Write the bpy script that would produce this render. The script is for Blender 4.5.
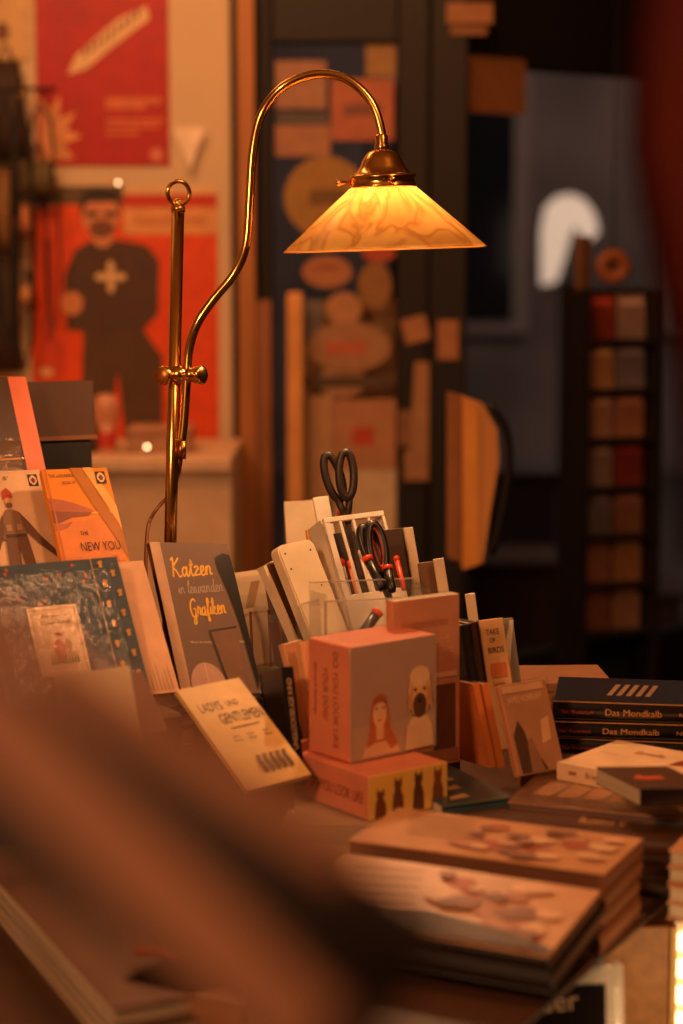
import bpy, bmesh, math, random
from mathutils import Vector, Matrix
random.seed(7)
SC = bpy.context.scene
COL = SC.collection
for o in list(bpy.data.objects): bpy.data.objects.remove(o)

# ------------------------------------------------------------------ camera
PITCH = math.atan(262/2000.0)
CAM = Vector((0, 0, 1.45))
cd = bpy.data.cameras.new('camera'); cam = bpy.data.objects.new('camera', cd); COL.objects.link(cam)
cam.location = CAM; cam.rotation_euler = (math.pi/2-PITCH, 0, 0)
cd.sensor_fit = 'HORIZONTAL'; cd.sensor_width = 24.0; cd.lens = 2000/683*24.0
cd.clip_start = 0.05; cd.clip_end = 80
cd.dof.use_dof = True; cd.dof.focus_distance = 2.46; cd.dof.aperture_fstop = 2.5
SC.camera = cam
# ------------------------------------------------------------------ world, lights, exposure
w = bpy.data.worlds.new('night'); SC.world = w; w.use_nodes = True
w.node_tree.nodes['Background'].inputs[0].default_value = (.50, .36, .30, 1)
w.node_tree.nodes['Background'].inputs[1].default_value = 0.05
SC.view_settings.view_transform = 'Standard'; SC.view_settings.look = 'None'
SC.view_settings.gamma = 1; SC.view_settings.use_curve_mapping = False
SC.view_settings.exposure = 0.0
SC.cycles.transparent_max_bounces = 32
WARM = (1.0, .41, .155)
def area(name, loc, target, size, power, color=WARM, sizey=None):
    l = bpy.data.lights.new(name, 'AREA'); l.energy = power; l.color = color
    l.shape = 'RECTANGLE'; l.size = size; l.size_y = sizey or size
    o = bpy.data.objects.new(name, l); COL.objects.link(o); o.location = loc
    o.rotation_euler = (Vector(target)-Vector(loc)).to_track_quat('-Z', 'Y').to_euler()
    return o
area('ceiling_lamp_wall', (-0.75, 3.4, 2.6), (-.3, 4.8, .8), .6, 15)
area('door_fill', (.1, 3.8, 2.6), (.0, 4.75, .9), .4, 6)  # unseen fill added to brighten the lower part of the door
area('room_fill', (-1.1, .2, 2.3), (0, 2.2, .9), .35, 29, (1, .47, .215))  # unseen fill light added above left on the camera side
area('ceiling_lamp_right', (.9, 1.4, 2.7), (.2, 2.3, .9), .35, 14)
area('street_light', (2.6, 8.5, 4.5), (1.9, 12.5, 1.0), 1.2, 80, (1, .58, .40))
CAMR = Vector((1, 0, 0)); CAMF = Vector((0, math.cos(PITCH), -math.sin(PITCH))); CAMU = Vector((0, math.sin(PITCH), math.cos(PITCH)))
def at(x, y, d): return CAM + CAMF*d + CAMR*((x-341.5)*d/2000) + CAMU*((512-y)*d/2000)
def at_z(x, y, z):
    q = at(x, y, 1)-CAM; return CAM + q*((z-CAM.z)/q.z)
def at_y(x, y, Y):
    q = at(x, y, 1)-CAM; return CAM + q*(Y/q.y)

# ------------------------------------------------------------------ materials
def lin(c):
    return tuple(((v/255)/12.92 if v/255 <= .04045 else ((v/255+.055)/1.055)**2.4) for v in c)
MATS = {}
def mat(name, rgb, rough=.6, metal=0, var=.12, scale=14, bump=0.05, coat=0, emit=None, stretch=(1, 1, 1), bscale=None):
    if name in MATS: return MATS[name]
    m = bpy.data.materials.new(name); m.use_nodes = True; nt = m.node_tree; N = nt.nodes; L = nt.links
    b = N['Principled BSDF']; c = lin(rgb)
    tc = N.new('ShaderNodeTexCoord'); mp = N.new('ShaderNodeMapping'); L.new(tc.outputs['Object'], mp.inputs[0]); mp.inputs['Scale'].default_value = stretch
    nz = N.new('ShaderNodeTexNoise'); nz.inputs['Scale'].default_value = scale; nz.inputs['Detail'].default_value = 5; L.new(mp.outputs[0], nz.inputs[0])
    r = N.new('ShaderNodeValToRGB'); r.color_ramp.elements[0].position = .3; r.color_ramp.elements[1].position = .7
    r.color_ramp.elements[0].color = (*[v*(1-var) for v in c], 1); r.color_ramp.elements[1].color = (*[min(1, v*(1+var)) for v in c], 1)
    L.new(nz.outputs[0], r.inputs[0]); L.new(r.outputs[0], b.inputs['Base Color'])
    b.inputs['Roughness'].default_value = rough; b.inputs['Metallic'].default_value = metal
    b.inputs['Coat Weight'].default_value = coat; b.inputs['Coat Roughness'].default_value = .12
    if bump:
        n2 = N.new('ShaderNodeTexNoise'); n2.inputs['Scale'].default_value = bscale or scale*8; L.new(mp.outputs[0], n2.inputs[0])
        bp = N.new('ShaderNodeBump'); bp.inputs['Strength'].default_value = bump; bp.inputs['Distance'].default_value = .002
        L.new(n2.outputs[0], bp.inputs['Height']); L.new(bp.outputs[0], b.inputs['Normal'])
    if emit:
        b.inputs['Emission Color'].default_value = (*emit[0], 1); b.inputs['Emission Strength'].default_value = emit[1]
    MATS[name] = m; return m
def rgb(c, rough=.5, coat=0.0):
    return mat('paint_%d_%d_%d_%d_%d' % (*c, int(rough*100), int(coat*10)), c, rough, coat=coat, scale=25)
def film(name, tint, refl, bumpy, alpha=0.0, white=(1, 1, 1)):
    if name in MATS: return MATS[name]
    m = bpy.data.materials.new(name); m.use_nodes = True; nt = m.node_tree; N = nt.nodes; L = nt.links
    N.remove(N['Principled BSDF']); out = N['Material Output']
    tr = N.new('ShaderNodeBsdfTransparent'); tr.inputs[0].default_value = (*tint, 1)
    gl = N.new('ShaderNodeBsdfGlossy'); gl.inputs['Roughness'].default_value = .08
    fr = N.new('ShaderNodeFresnel'); fr.inputs[0].default_value = 1.45
    mul = N.new('ShaderNodeMath'); mul.operation = 'MULTIPLY_ADD'; mul.inputs[1].default_value = refl; mul.inputs[2].default_value = .01; mul.use_clamp = True
    mx = N.new('ShaderNodeMixShader'); L.new(fr.outputs[0], mul.inputs[0])
    ge = N.new('ShaderNodeNewGeometry'); iv = N.new('ShaderNodeMath'); iv.operation = 'SUBTRACT'; iv.inputs[0].default_value = 1.0; L.new(ge.outputs['Backfacing'], iv.inputs[1])
    mb = N.new('ShaderNodeMath'); mb.operation = 'MULTIPLY'; L.new(mul.outputs[0], mb.inputs[0]); L.new(iv.outputs[0], mb.inputs[1]); L.new(mb.outputs[0], mx.inputs[0])
    L.new(tr.outputs[0], mx.inputs[1]); L.new(gl.outputs[0], mx.inputs[2])
    if bumpy:
        tc = N.new('ShaderNodeTexCoord'); nz = N.new('ShaderNodeTexNoise'); nz.inputs['Scale'].default_value = 45; nz.inputs['Distortion'].default_value = 2.5
        L.new(tc.outputs['Object'], nz.inputs[0]); bp = N.new('ShaderNodeBump'); bp.inputs['Strength'].default_value = bumpy; bp.inputs['Distance'].default_value = .004
        L.new(nz.outputs[0], bp.inputs['Height']); L.new(bp.outputs[0], gl.inputs['Normal'])
    last = mx
    if alpha:
        df = N.new('ShaderNodeBsdfDiffuse'); df.inputs[0].default_value = (*white, 1)
        m2 = N.new('ShaderNodeMixShader'); m2.inputs[0].default_value = alpha; L.new(mx.outputs[0], m2.inputs[1]); L.new(df.outputs[0], m2.inputs[2]); last = m2
    L.new(last.outputs[0], out.inputs['Surface']); MATS[name] = m; return m
WRAP = film('shrink_film', (.99, .99, .99), .28, .30)
ACRYL = film('clear_acrylic', (.96, .96, .95), 1.2, 0, .04)
GLASS = film('window_glass', (.88, .9, .92), .6, 0)
def pages_mat():
    m = mat('paper_edges', (226, 208, 176), .8, bump=0)
    nt = m.node_tree; N = nt.nodes; L = nt.links; b = N['Principled BSDF']
    mp = [n for n in N if n.type == 'MAPPING'][0]; mp.inputs['Scale'].default_value = (6, 6, 1500)
    [n for n in N if n.type == 'TEX_NOISE'][0].inputs['Scale'].default_value = 1.0
    r = [n for n in N if n.type == 'VALTORGB'][0]; r.color_ramp.elements[0].color = (*lin((150, 128, 96)), 1); r.color_ramp.elements[1].color = (*lin((236, 220, 190)), 1)
    return m
PAGES = pages_mat()
BRASS = mat('polished_brass', (242, 190, 104), .2, 1, .08, 30, .04)
WALL = mat('cream_wall_paint', (214, 192, 158), .85, scale=3, var=.05, bump=.1)
WOOD = mat('light_oak', (186, 140, 88), .5, stretch=(1, 1, 12), scale=5, var=.22)
DARKWOOD = mat('dark_door_frame_paint', (17, 9, 6), .6, stretch=(8, 8, 1), scale=4)
CARD = mat('pale_card', (228, 205, 170), .7)
BLACKP = mat('black_plastic', (26, 23, 22), .35)
WHITEP = mat('white_plastic', (235, 222, 200), .38)

# ------------------------------------------------------------------ mesh helpers
def link(name, me, m, parent=None, M=None):
    o = bpy.data.objects.new(name, me); COL.objects.link(o)
    if m is not None and not me.materials: me.materials.append(m)
    if parent is not None: o.parent = parent
    if M is not None: o.matrix_local = M
    return o
def bm_obj(name, bm, m, parent=None, M=None, smooth=False):
    bmesh.ops.recalc_face_normals(bm, faces=bm.faces)
    if smooth:
        for f in bm.faces: f.smooth = True
    me = bpy.data.meshes.new(name); bm.to_mesh(me); bm.free(); return link(name, me, m, parent, M)
def add_box(bm, lo, hi, bev=0):
    r = bmesh.ops.create_cube(bm, size=1); vs = r['verts']
    for v in vs:
        v.co = Vector([lo[i]+(v.co[i]+.5)*(hi[i]-lo[i]) for i in range(3)])
    if bev:
        es = list({e for v in vs for e in v.link_edges})
        bmesh.ops.bevel(bm, geom=es, offset=bev, segments=1, affect='EDGES')
    return vs
def box(name, lo, hi, m, parent=None, bev=0, M=None):
    bm = bmesh.new(); add_box(bm, lo, hi, bev); return bm_obj(name, bm, m, parent, M)
def add_lathe(bm, prof, seg=40, M=Matrix(), closed=False):
    rings = []
    for r, z in prof:
        rings.append([bm.verts.new(M @ Vector((r*math.cos(2*math.pi*i/seg), r*math.sin(2*math.pi*i/seg), z))) for i in range(seg)])
    n = len(rings)
    for k in range(n if closed else n-1):
        a, b = rings[k], rings[(k+1) % n]
        for i in range(seg): bm.faces.new((a[i], a[(i+1) % seg], b[(i+1) % seg], b[i]))
    if not closed:
        if prof[0][0] > 1e-5: bm.faces.new(rings[0])
        if prof[-1][0] > 1e-5: bm.faces.new(rings[-1][::-1])
def smooth_path(pts, n=6):
    pts = [Vector(p) for p in pts]; out = []
    for i in range(len(pts)-1):
        p0 = pts[max(i-1, 0)]; p1 = pts[i]; p2 = pts[i+1]; p3 = pts[min(i+2, len(pts)-1)]
        for k in range(n):
            t = k/n; out.append(.5*((2*p1)+(p2-p0)*t+(2*p0-5*p1+4*p2-p3)*t*t+(3*p1-p0-3*p2+p3)*t**3))
    out.append(pts[-1]); return out
def add_tube(bm, pts, r, seg=12, closed=False):
    pts = [Vector(p) for p in pts]; n = len(pts); rings = []; ref = Vector((0.13, .2, 1)).normalized()
    t0 = (pts[1]-pts[0]).normalized(); ref = (ref-t0*ref.dot(t0)).normalized()
    for i, p in enumerate(pts):
        if closed: t = (pts[(i+1) % n]-pts[i-1]).normalized()
        else: t = (pts[min(i+1, n-1)]-pts[max(i-1, 0)]).normalized()
        ref = (ref-t*ref.dot(t)); ref.normalize(); b = t.cross(ref)
        rr = r[i] if isinstance(r, (list, tuple)) else r
        rings.append([bm.verts.new(p+(ref*math.cos(2*math.pi*k/seg)+b*math.sin(2*math.pi*k/seg))*rr) for k in range(seg)])
    for i in range(n if closed else n-1):
        a, b = rings[i], rings[(i+1) % n]
        for k in range(seg): bm.faces.new((a[k], a[(k+1) % seg], b[(k+1) % seg], b[k]))
    if not closed: bm.faces.new(rings[0][::-1]); bm.faces.new(rings[-1])
def tube(name, pts, r, m, parent=None, seg=12, closed=False, sm=0, M=None):
    bm = bmesh.new(); add_tube(bm, smooth_path(pts, sm) if sm else pts, r, seg, closed); return bm_obj(name, bm, m, parent, M, True)
def add_prism(bm, poly, z0, z1):
    a = [bm.verts.new((x, y, z0)) for x, y in poly]; b = [bm.verts.new((x, y, z1)) for x, y in poly]; n = len(poly)
    bm.faces.new(a[::-1]); bm.faces.new(b)
    for i in range(n): bm.faces.new((a[i], a[(i+1) % n], b[(i+1) % n], b[i]))
def prism(name, poly, z0, z1, m, parent=None, M=None):
    bm = bmesh.new(); add_prism(bm, poly, z0, z1); return bm_obj(name, bm, m, parent, M)
def thing(name, label, cat, M=Matrix(), group=None):
    o = bpy.data.objects.new(name, None); COL.objects.link(o); o.matrix_world = M; o.empty_display_size = .02
    o['label'] = label; o['category'] = cat
    if group: o['group'] = group
    return o
def tag(o, label, cat, group=None):
    o['label'] = label; o['category'] = cat
    if group: o['group'] = group
    return o
def struct(o): o['kind'] = 'structure'; return o
def pose(P0, yaw, lean, roll=0, drop=0):
    y, l, r = math.radians(yaw), math.radians(lean), math.radians(roll)
    u = Vector((math.cos(y), math.sin(y), 0)); n0 = Vector((math.sin(y), -math.cos(y), 0))
    v = Vector((0, 0, 1))*math.cos(l)-n0*math.sin(l)
    u, v = u*math.cos(r)+v*math.sin(r), v*math.cos(r)-u*math.sin(r); n = u.cross(v)
    P = Vector(P0)-v*drop
    return Matrix(((u.x, v.x, n.x, P.x), (u.y, v.y, n.y, P.y), (u.z, v.z, n.z, P.z), (0, 0, 0, 1)))
def flat(pa, pb, z):
    """lying flat, cover up: front-left pixel, front-right pixel on the plane z"""
    A = at_z(*pa, z); B = at_z(*pb, z); d = B-A
    return pose(A, math.degrees(math.atan2(d.y, d.x)), 90), d.length

# ------------------------------------------------------------------ print on faces
class Face:
    def __init__(s, parent, w, h, t, side='front', z=0.0):
        s.p = parent; s.w, s.h, s.t, s.side, s.k, s.z = w, h, t, side, 0, z
        s.fw = {'front': w, 'left': t, 'right': t, 'bottom': w}[side]; s.fh = {'front': h, 'left': h, 'right': h, 'bottom': t}[side]
    def mp(s, a, b, e):
        if s.side == 'front': return Vector((a, b, e+s.z))
        if s.side == 'left': return Vector((-e-s.z, b, -s.t+a))
        if s.side == 'right': return Vector((s.w+e+s.z, b, -a))
        return Vector((a, -e-s.z, -s.t+b))
    def mesh(s, name, verts, faces, m):
        s.k += 1; e = .00025+s.k*.00012
        me = bpy.data.meshes.new(name); me.from_pydata([s.mp(a, b, e) for a, b in verts], [], faces); return link(name, me, m, s.p)
    def poly(s, name, pts, m): return s.mesh(name, [(x*s.fw, y*s.fh) for x, y in pts], [tuple(range(len(pts)))], m)
    def polys(s, name, many, m):
        V = []; Fc = []
        for pts in many:
            n = len(V); V += [(x*s.fw, y*s.fh) for x, y in pts]; Fc.append(tuple(range(n, n+len(pts))))
        return s.mesh(name, V, Fc, m)
    def rect(s, name, x0, y0, x1, y1, m): return s.poly(name, [(x0, y0), (x1, y0), (x1, y1), (x0, y1)], m)
    def ell(s, name, cx, cy, rx, ry, m, n=24, a0=0, a1=360):
        return s.poly(name, [(cx+rx*math.cos(math.radians(a0+(a1-a0)*i/n)), cy+ry*math.sin(math.radians(a0+(a1-a0)*i/n))) for i in range(n if a1-a0 == 360 else n+1)], m)
    def text(s, name, txt, x, y, width, height, m, rot=0, align='LEFT'):
        cu = bpy.data.curves.new('t', 'FONT'); cu.body = txt; cu.size = 1; cu.align_x = 'LEFT'; cu.resolution_u = 3
        ob = bpy.data.objects.new('t', cu); COL.objects.link(ob); dg = bpy.context.evaluated_depsgraph_get()
        me0 = bpy.data.meshes.new_from_object(ob.evaluated_get(dg)); bpy.data.objects.remove(ob); bpy.data.curves.remove(cu)
        vs = [v.co.copy() for v in me0.vertices]; fs = [tuple(p.vertices) for p in me0.polygons]; bpy.data.meshes.remove(me0)
        mx = max(v.x for v in vs); mn = min(v.x for v in vs); lo = min(v.y for v in vs); hi = .72
        L = width*(s.fh if abs(rot) == 90 else s.fw); H = height*(s.fw if abs(rot) == 90 else s.fh)
        sx = L/(mx-mn); sy = H/hi; c, sn = math.cos(math.radians(rot)), math.sin(math.radians(rot)); V = []
        for v in vs:
            a = (v.x-mn)*sx; b = v.y*sy; V.append((x*s.fw+a*c-b*sn, y*s.fh+a*sn+b*c))
        return s.mesh(name, V, fs, m)
    def ribbons(s, name, strokes, wd, m):
        V = []; Fc = []
        for st in strokes:
            ps = smooth_path([(x, y, 0) for x, y in st], 5); n0 = len(V)
            for i, p in enumerate(ps):
                t = ps[min(i+1, len(ps)-1)]-ps[max(i-1, 0)]; t = Vector((t.x, t.y, 0)); t = t.normalized() if t.length > 1e-9 else Vector((1, 0, 0))
                q = Vector((-t.y, t.x, 0))*wd*.5; V += [(p.x+q.x, p.y+q.y), (p.x-q.x, p.y-q.y)]
            for i in range(len(ps)-1): k = n0+2*i; Fc.append((k, k+1, k+3, k+2))
        return s.mesh(name, V, Fc, m)
GLY = {  # hand-lettered script strokes (unit x-height 1)
 'K': (1.5, [[(.1, 1.7), (.4, 2), (.35, 1.0), (.25, 0)], [(1.25, 2), (.9, 1.6), (.38, 1.05), (.8, .6), (1.2, 0), (1.5, .2)]]),
 'G': (1.5, [[(1.3, 1.7), (.9, 2.05), (.3, 1.6), (.15, .8), (.5, .0), (1.0, .2), (1.15, .9), (.7, .85)], [(1.15, .9), (1.1, .1), (1.0, -.7), (.6, -.8), (.7, -.3), (1.5, .2)]]),
 'a': (1.15, [[(.78, .72), (.5, .95), (.15, .5), (.38, .0), (.78, .5)], [(.86, 1.05), (.80, .3), (.92, .0), (1.2, .2)]]),
 't': (.75, [[(.0, .15), (.4, 1.1), (.45, 1.7)], [(.42, 1.7), (.35, .5), (.5, .0), (.8, .2)], [(.1, 1.15), (.75, 1.2)]]),
 'z': (.9, [[(.05, .8), (.45, 1.0), (.7, .8), (.4, .5), (.1, .05), (.5, .1), (.95, .15)]]),
 'e': (.8, [[(.0, .2), (.5, .55), (.55, .95), (.25, .9), (.15, .35), (.4, .0), (.85, .25)]]),
 'n': (1.1, [[(.05, .2), (.2, .95), (.2, .0)], [(.2, .4), (.5, .95), (.75, .8), (.75, .15), (1.1, .2)]]),
 'i': (.5, [[(.0, .2), (.25, .95), (.25, .1), (.5, .2)], [(.3, 1.4), (.34, 1.48)]]),
 'l': (.55, [[(.0, .2), (.4, 1.3), (.4, 1.9), (.2, 1.6), (.2, .3), (.35, .0), (.6, .2)]]),
 'w': (1.3, [[(.05, .9), (.2, .1), (.55, .1), (.65, .9), (.7, .1), (1.05, .15), (1.15, .95), (1.35, .8)]]),
 'd': (1.15, [[(.78, .72), (.5, .95), (.15, .5), (.38, .0), (.78, .5)], [(.95, 1.95), (.80, .4), (.92, .0), (1.2, .2)]]),
 'r': (.8, [[(.0, .2), (.25, 1.1), (.4, .9), (.65, .9), (.55, .2), (.85, .2)]]),
 'f': (.7, [[(.0, .2), (.5, 1.4), (.5, 1.9), (.3, 1.7), (.25, .3), (.2, -.7), (.45, -.5), (.3, .05), (.75, .2)]]),
 'k': (.95, [[(.0, .2), (.35, 1.4), (.3, 1.9), (.15, 1.3), (.15, .0)], [(.15, .4), (.6, .95), (.55, .6), (.25, .5), (.65, .0), (1.0, .2)]]), ' ': (.6, [])}
def script(face, name, txt, x, y, width, m, wd=.0018, slope=0, hs=1.0):
    tot = sum(GLY[c][0] for c in txt); s = width*face.fw/tot; cx = 0; st = []
    for c in txt:
        for k in GLY[c][1]: st.append([(x*face.fw+(cx+px)*s+py*s*.12, y*face.fh+(cx*slope+py)*s*hs) for px, py in k])
        cx += GLY[c][0]
    return face.ribbons(name, st, wd, m)

# ------------------------------------------------------------------ book builder
def book(label, M, w, h, t, cover, spine='left', spine_mat=None, pages=PAGES, hard=True, group=None, wrap=False, name='book', cat='book', back=None):
    o = thing(name, label, cat, M, group)
    ct = min(.0022, t*.2) if hard else min(.0006, t*.2); ov = .0025 if hard else 0
    sm = spine_mat or cover; bv = ct*.4
    box('front_cover', (0, 0, -ct), (w, h, 0), cover, o, bv)
    box('back_cover', (0, 0, -t), (w, h, -t+ct), back or cover, o, bv)
    lo = [ov, ov, -t+ct]; hi = [w-ov, h-ov, -ct]; n = 6; z0, z1 = -t+ct*.5, -ct*.5; R = ct*1.5 if hard else ct
    arc = [(R*(1-math.sin(math.pi*i/n))*.9, z0+(z1-z0)*i/n) for i in range(n+1)]
    i0 = max(R+ct, .001)
    if spine == 'left': lo[0] = i0
    if spine == 'right': hi[0] = w-i0
    if spine == 'bottom': lo[1] = i0
    if spine == 'top': hi[1] = h-i0
    box('page_block', lo, hi, pages, o)
    bm = bmesh.new(); L = h if spine in ('left', 'right') else w
    def P(a, z, l):
        if spine == 'left': return (a, l, z)
        if spine == 'right': return (w-a, l, z)
        if spine == 'bottom': return (l, a, z)
        return (l, h-a, z)
    outer = [(a, z) for a, z in arc]; inner = [(i0, z1), (i0, z0)]
    ring = outer+inner; A = [bm.verts.new(P(a, z, 0)) for a, z in ring]; B = [bm.verts.new(P(a, z, L)) for a, z in ring]; k = len(ring)
    bm.faces.new(A); bm.faces.new(B[::-1])
    for i in range(k): bm.faces.new((A[i], B[i], B[(i+1) % k], A[(i+1) % k]))
    bm_obj('spine', bm, sm, o)
    if wrap: shell(o, w, h, t)
    return o
def shell(o, w, h, t, name='shrink_wrap', e=.0018):
    bm = bmesh.new(); add_box(bm, (-e, -e, -t-e), (w+e, h+e, e), 0)
    bmesh.ops.subdivide_edges(bm, edges=bm.edges[:], cuts=9, use_grid_fill=True)
    rnd = random.Random(int(w*1e5+h*1e4))
    for v in bm.verts: v.co += Vector([rnd.uniform(-.0005, .0005) for _ in range(3)])
    return bm_obj(name, bm, WRAP, o, None, True)

# ================================================================== THE ROOM
YW = 4.75
def wl(x, y): return at_y(x, y, YW)
def wbox(name, x0, y0, x1, y1, dy0, dy1, m, parent=None, bev=0):
    a = wl(x0, y1); b = wl(x1, y0)
    return box(name, (a.x, YW+dy0, a.z), (b.x, YW+dy1, b.z), m, parent, bev)
FLOOR = mat('dark_floor_boards', (70, 46, 30), .5, scale=6, stretch=(1, 8, 1))
struct(box('floor', (-2.6, -1.6, -.05), (3.2, 6.4, 0), FLOOR))
struct(box('ceiling', (-2.6, -1.6, 2.9), (3.2, 6.4, 2.95), mat('ceiling_paint', (210, 180, 140), .9)))
struct(box('wall_left', (-2.65, -1.6, 0), (-2.6, 4.85, 2.9), WALL))
struct(box('wall_right', (3.2, -1.6, 0), (3.25, 6.4, 2.9), mat('dark_wall_paint', (70, 48, 34), .9)))
struct(box('wall_front', (-2.6, -1.65, 0), (3.2, -1.6, 2.9), WALL))
xa = wl(232, 300).x
struct(box('wall_back', (-2.6, YW, 0), (xa, YW+.1, 2.9), WALL))
# door post and frame
x1 = wl(240, 300).x; x2 = wl(256, 300).x
struct(box('trim_1', (xa, YW-.005, 0), (x1, YW+.08, 2.9), mat('black_gap_paint', (22, 15, 10), .7)))
struct(box('trim_2', (x1, YW-.06, 0), (x2, YW+.08, 2.9), mat('brown_post_wood', (176, 116, 62), .55, stretch=(10, 10, 1), scale=4)))
D1 = thing('door_1', 'x', 'door'); del D1['label']; del D1['category']; struct(D1)
zt = 2.9; gl0, gl1 = wl(273, 300).x, wl(397, 300).x; gtop = wl(300, 42).z; x3 = wl(466, 300).x
box('stile', (x2, YW, 0), (gl0, YW+.06, zt), DARKWOOD, D1, .004)
box('stile', (gl1, YW, 0), (wl(430, 0).x, YW+.06, zt), DARKWOOD, D1, .004)
box('stile', (wl(431, 0).x, YW-.02, 0), (x3, YW+.07, zt), DARKWOOD, D1, .004)
box('top_rail', (gl0, YW, gtop), (gl1, YW+.06, zt), DARKWOOD, D1, .004)
box('bottom_rail', (gl0, YW, 0), (gl1, YW+.06, .25), DARKWOOD, D1, .004)
g = box('glass_pane', (gl0, YW+.025, .25), (gl1, YW+.031, gtop), GLASS, D1)
# receding glazed wall on the right
RM = pose((x3, YW+.02, 0), 38, 0)      # x along the wall, y up, -z outward
def rw(px, py):
    q = at(px, py, 1)-CAM; n = RM.to_3x3().col[2]; t = (Vector((x3, YW+.02, 0))-CAM).dot(n)/q.dot(n); return RM.inverted() @ (CAM+q*t)
WN = thing('window_1', 'x', 'window', RM); del WN['label']; del WN['category']; struct(WN)
rt_ = rw(500, 66).y
box('header', (0, rt_, -.07), (2.2, 2.9, 0), DARKWOOD, WN, .004)
box('sill', (0, 0, -.07), (2.2, .45, 0), DARKWOOD, WN, .004)
box('jamb', (2.05, .45, -.07), (2.2, rt_, 0), DARKWOOD, WN, .004)
box('glass_pane', (0, .45, -.04), (2.05, rt_, -.034), GLASS, WN)
a_, b_ = rw(566, 640), rw(583, 236)
bdp = thing('tall_board', 'narrow brown upright board standing in the right window', 'board', RM @ Matrix.Translation((a_.x, 0, .01)))
box('board', (0, 0, 0), (b_.x-a_.x, b_.y, .02), mat('brown_mullion', (120, 80, 48), .5), bdp, .003); box('foot', (-.03, 0, -.005), (b_.x-a_.x+.03, .02, .09), DARKWOOD, bdp)
# outside
struct(box('ground', (-8, 4.9, -.06), (16, 22, -.01), mat('street_asphalt', (70, 68, 72), .7)))
FAC = mat('facade_render', (120, 112, 112), .9, scale=1.2, var=.35)
bd = thing('building', 'grey plastered house front across the street beyond the glass', 'building', Matrix.Translation((0, 13, 0)))
box('facade', (-6, 0, 0), (12, .6, 9), FAC, bd)
DKG = mat('dark_window_glass', (30, 34, 42), .15)
for i in range(9):
    for j in range(3):
        x = -5.5+i*1.9; z = .9+j*2.7
        f = box('window', (x, -.08, z), (x+1.0, .02, z+1.7), mat('stone_window_frame', (150, 140, 138), .8), bd, .02)
        box('pane', (x+.1, -.1, z+.1), (x+.46, -.06, z+1.6), DKG, f); box('pane', (x+.54, -.1, z+.1), (x+.9, -.06, z+1.6), DKG, f)
# lit arched passage lamp outside (seen as a pale crescent)
def arch_pts():
    return [(541, 285), (541, 230), (545, 208), (556, 197), (570, 194), (584, 200), (594, 214), (598, 232), (590, 240), (580, 234), (575, 222), (570, 236), (564, 258), (556, 282)]
c0 = at_y(568, 240, 11.5)
al = thing('street_lantern', 'pale glowing arched lantern shining outside beyond the glass', 'lamp', Matrix.Translation(c0))
pp = [at_y(x, y, 11.5)-c0 for x, y in arch_pts()]
prism('glowing_arch', [(p.x, p.z) for p in pp], -.04, .04, mat('lantern_glow', (255, 235, 215), .5, emit=((1, .70, .50), .62)), al, Matrix.Rotation(math.pi/2, 4, 'X'))
b0 = at_y(568, 290, 11.5)-c0
box('post', (b0.x-.04, -.04, -c0.z), (b0.x+.04, .04, b0.z+.05), BLACKP, al)
# parked dark shapes outside
for i, (px0, py0, px1, py1, Y, c, lb) in enumerate([(475, 470, 560, 560, 8.0, (96, 92, 100), 'grey street bin standing outside behind the wooden bracket'), (470, 560, 560, 625, 7.0, (120, 88, 74), 'pale brown crate outside low in the doorway'),
                                           (590, 590, 683, 640, 7.4, (96, 72, 66), 'brown crate outside behind the black book stack')]):
    a = at_y(px0, py1, Y); b = at_y(px1, py0, Y)
    t = thing('crate' if i else 'street_bin', lb, 'crate' if i else 'bin', Matrix.Translation((a.x, Y, 0)))
    box('body', (0, 0, 0), (b.x-a.x, .35, b.z-.04), rgb(c), t, .02); box('lid', (-.02, -.02, b.z-.04), (b.x-a.x+.02, .37, b.z), rgb(tuple(int(v*.8) for v in c)), t, .01)

# ------------------------------------------------------------------ posters
def poster(label, x0, y0, x1, y1, base, off=.004):
    a = wl(x0, y1); b = wl(x1, y0); w_, h_ = b.x-a.x, b.z-a.z
    o = thing('poster', label, 'poster', pose((a.x, YW-off, a.z), 0, 0)); box('sheet', (0, 0, -.002), (w_, h_, 0), base, o)
    return o, Face(o, w_, h_, .002), w_, h_
RED = rgb((176, 14, 10)); ORG = rgb((226, 76, 8)); CRM = rgb((226, 190, 140))
o, f, _, _ = poster('red concert poster with tilted cream banner on the cream wall', 38, -18, 168, 166, RED)
f.poly('banner', [(.24, .50), (.30, .60), (.62, .80), (.84, .87), (.86, .80), (.60, .66), (.38, .53)], CRM)
f.polys('banner_lettering', [[(.36+.05*i, .59+.026*i), (.385+.05*i, .60+.026*i), (.38+.05*i, .645+.026*i), (.355+.05*i, .635+.026*i)] for i in range(9)], rgb((120, 60, 30)))
f.poly('starburst', [(.02, .02), (.28, .04), (.20, .12), (.34, .16), (.22, .2), (.30, .3), (.17, .26), (.18, .40), (.10, .30), (.03, .38)], rgb((222, 150, 96)))
for i, (y, w_) in enumerate([(.34, .42), (.31, .3), (.24, .44), (.21, .4), (.17, .25)]):
    f.rect('text_line', .52, y, .52+w_, y+.018 if i > 1 else y+.035, rgb((210, 110, 60)))
f.ell('seal', .9, .06, .05, .04, rgb((210, 120, 90)))
for i in range(6): f.rect('small_print', .1+.03*(i % 2), .94-.03*i, .4, .945-.03*i, rgb((150, 50, 30)))
o, f, _, _ = poster('orange poster of a man in dark sweater beside a guitar', 34, 186, 217, 450, ORG)
f.rect('upper_photo', 0, .93, .66, 1, rgb((92, 74, 40))); f.rect('red_band', .5, .92, 1, .97, rgb((196, 52, 20))); f.rect('top_band', .5, .97, 1, 1, CRM)
f.rect('title_bar', .50, .82, 1.0, .92, rgb((224, 160, 100))); f.rect('title_line', .56, .855, .94, .885, rgb((206, 134, 80)))
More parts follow.
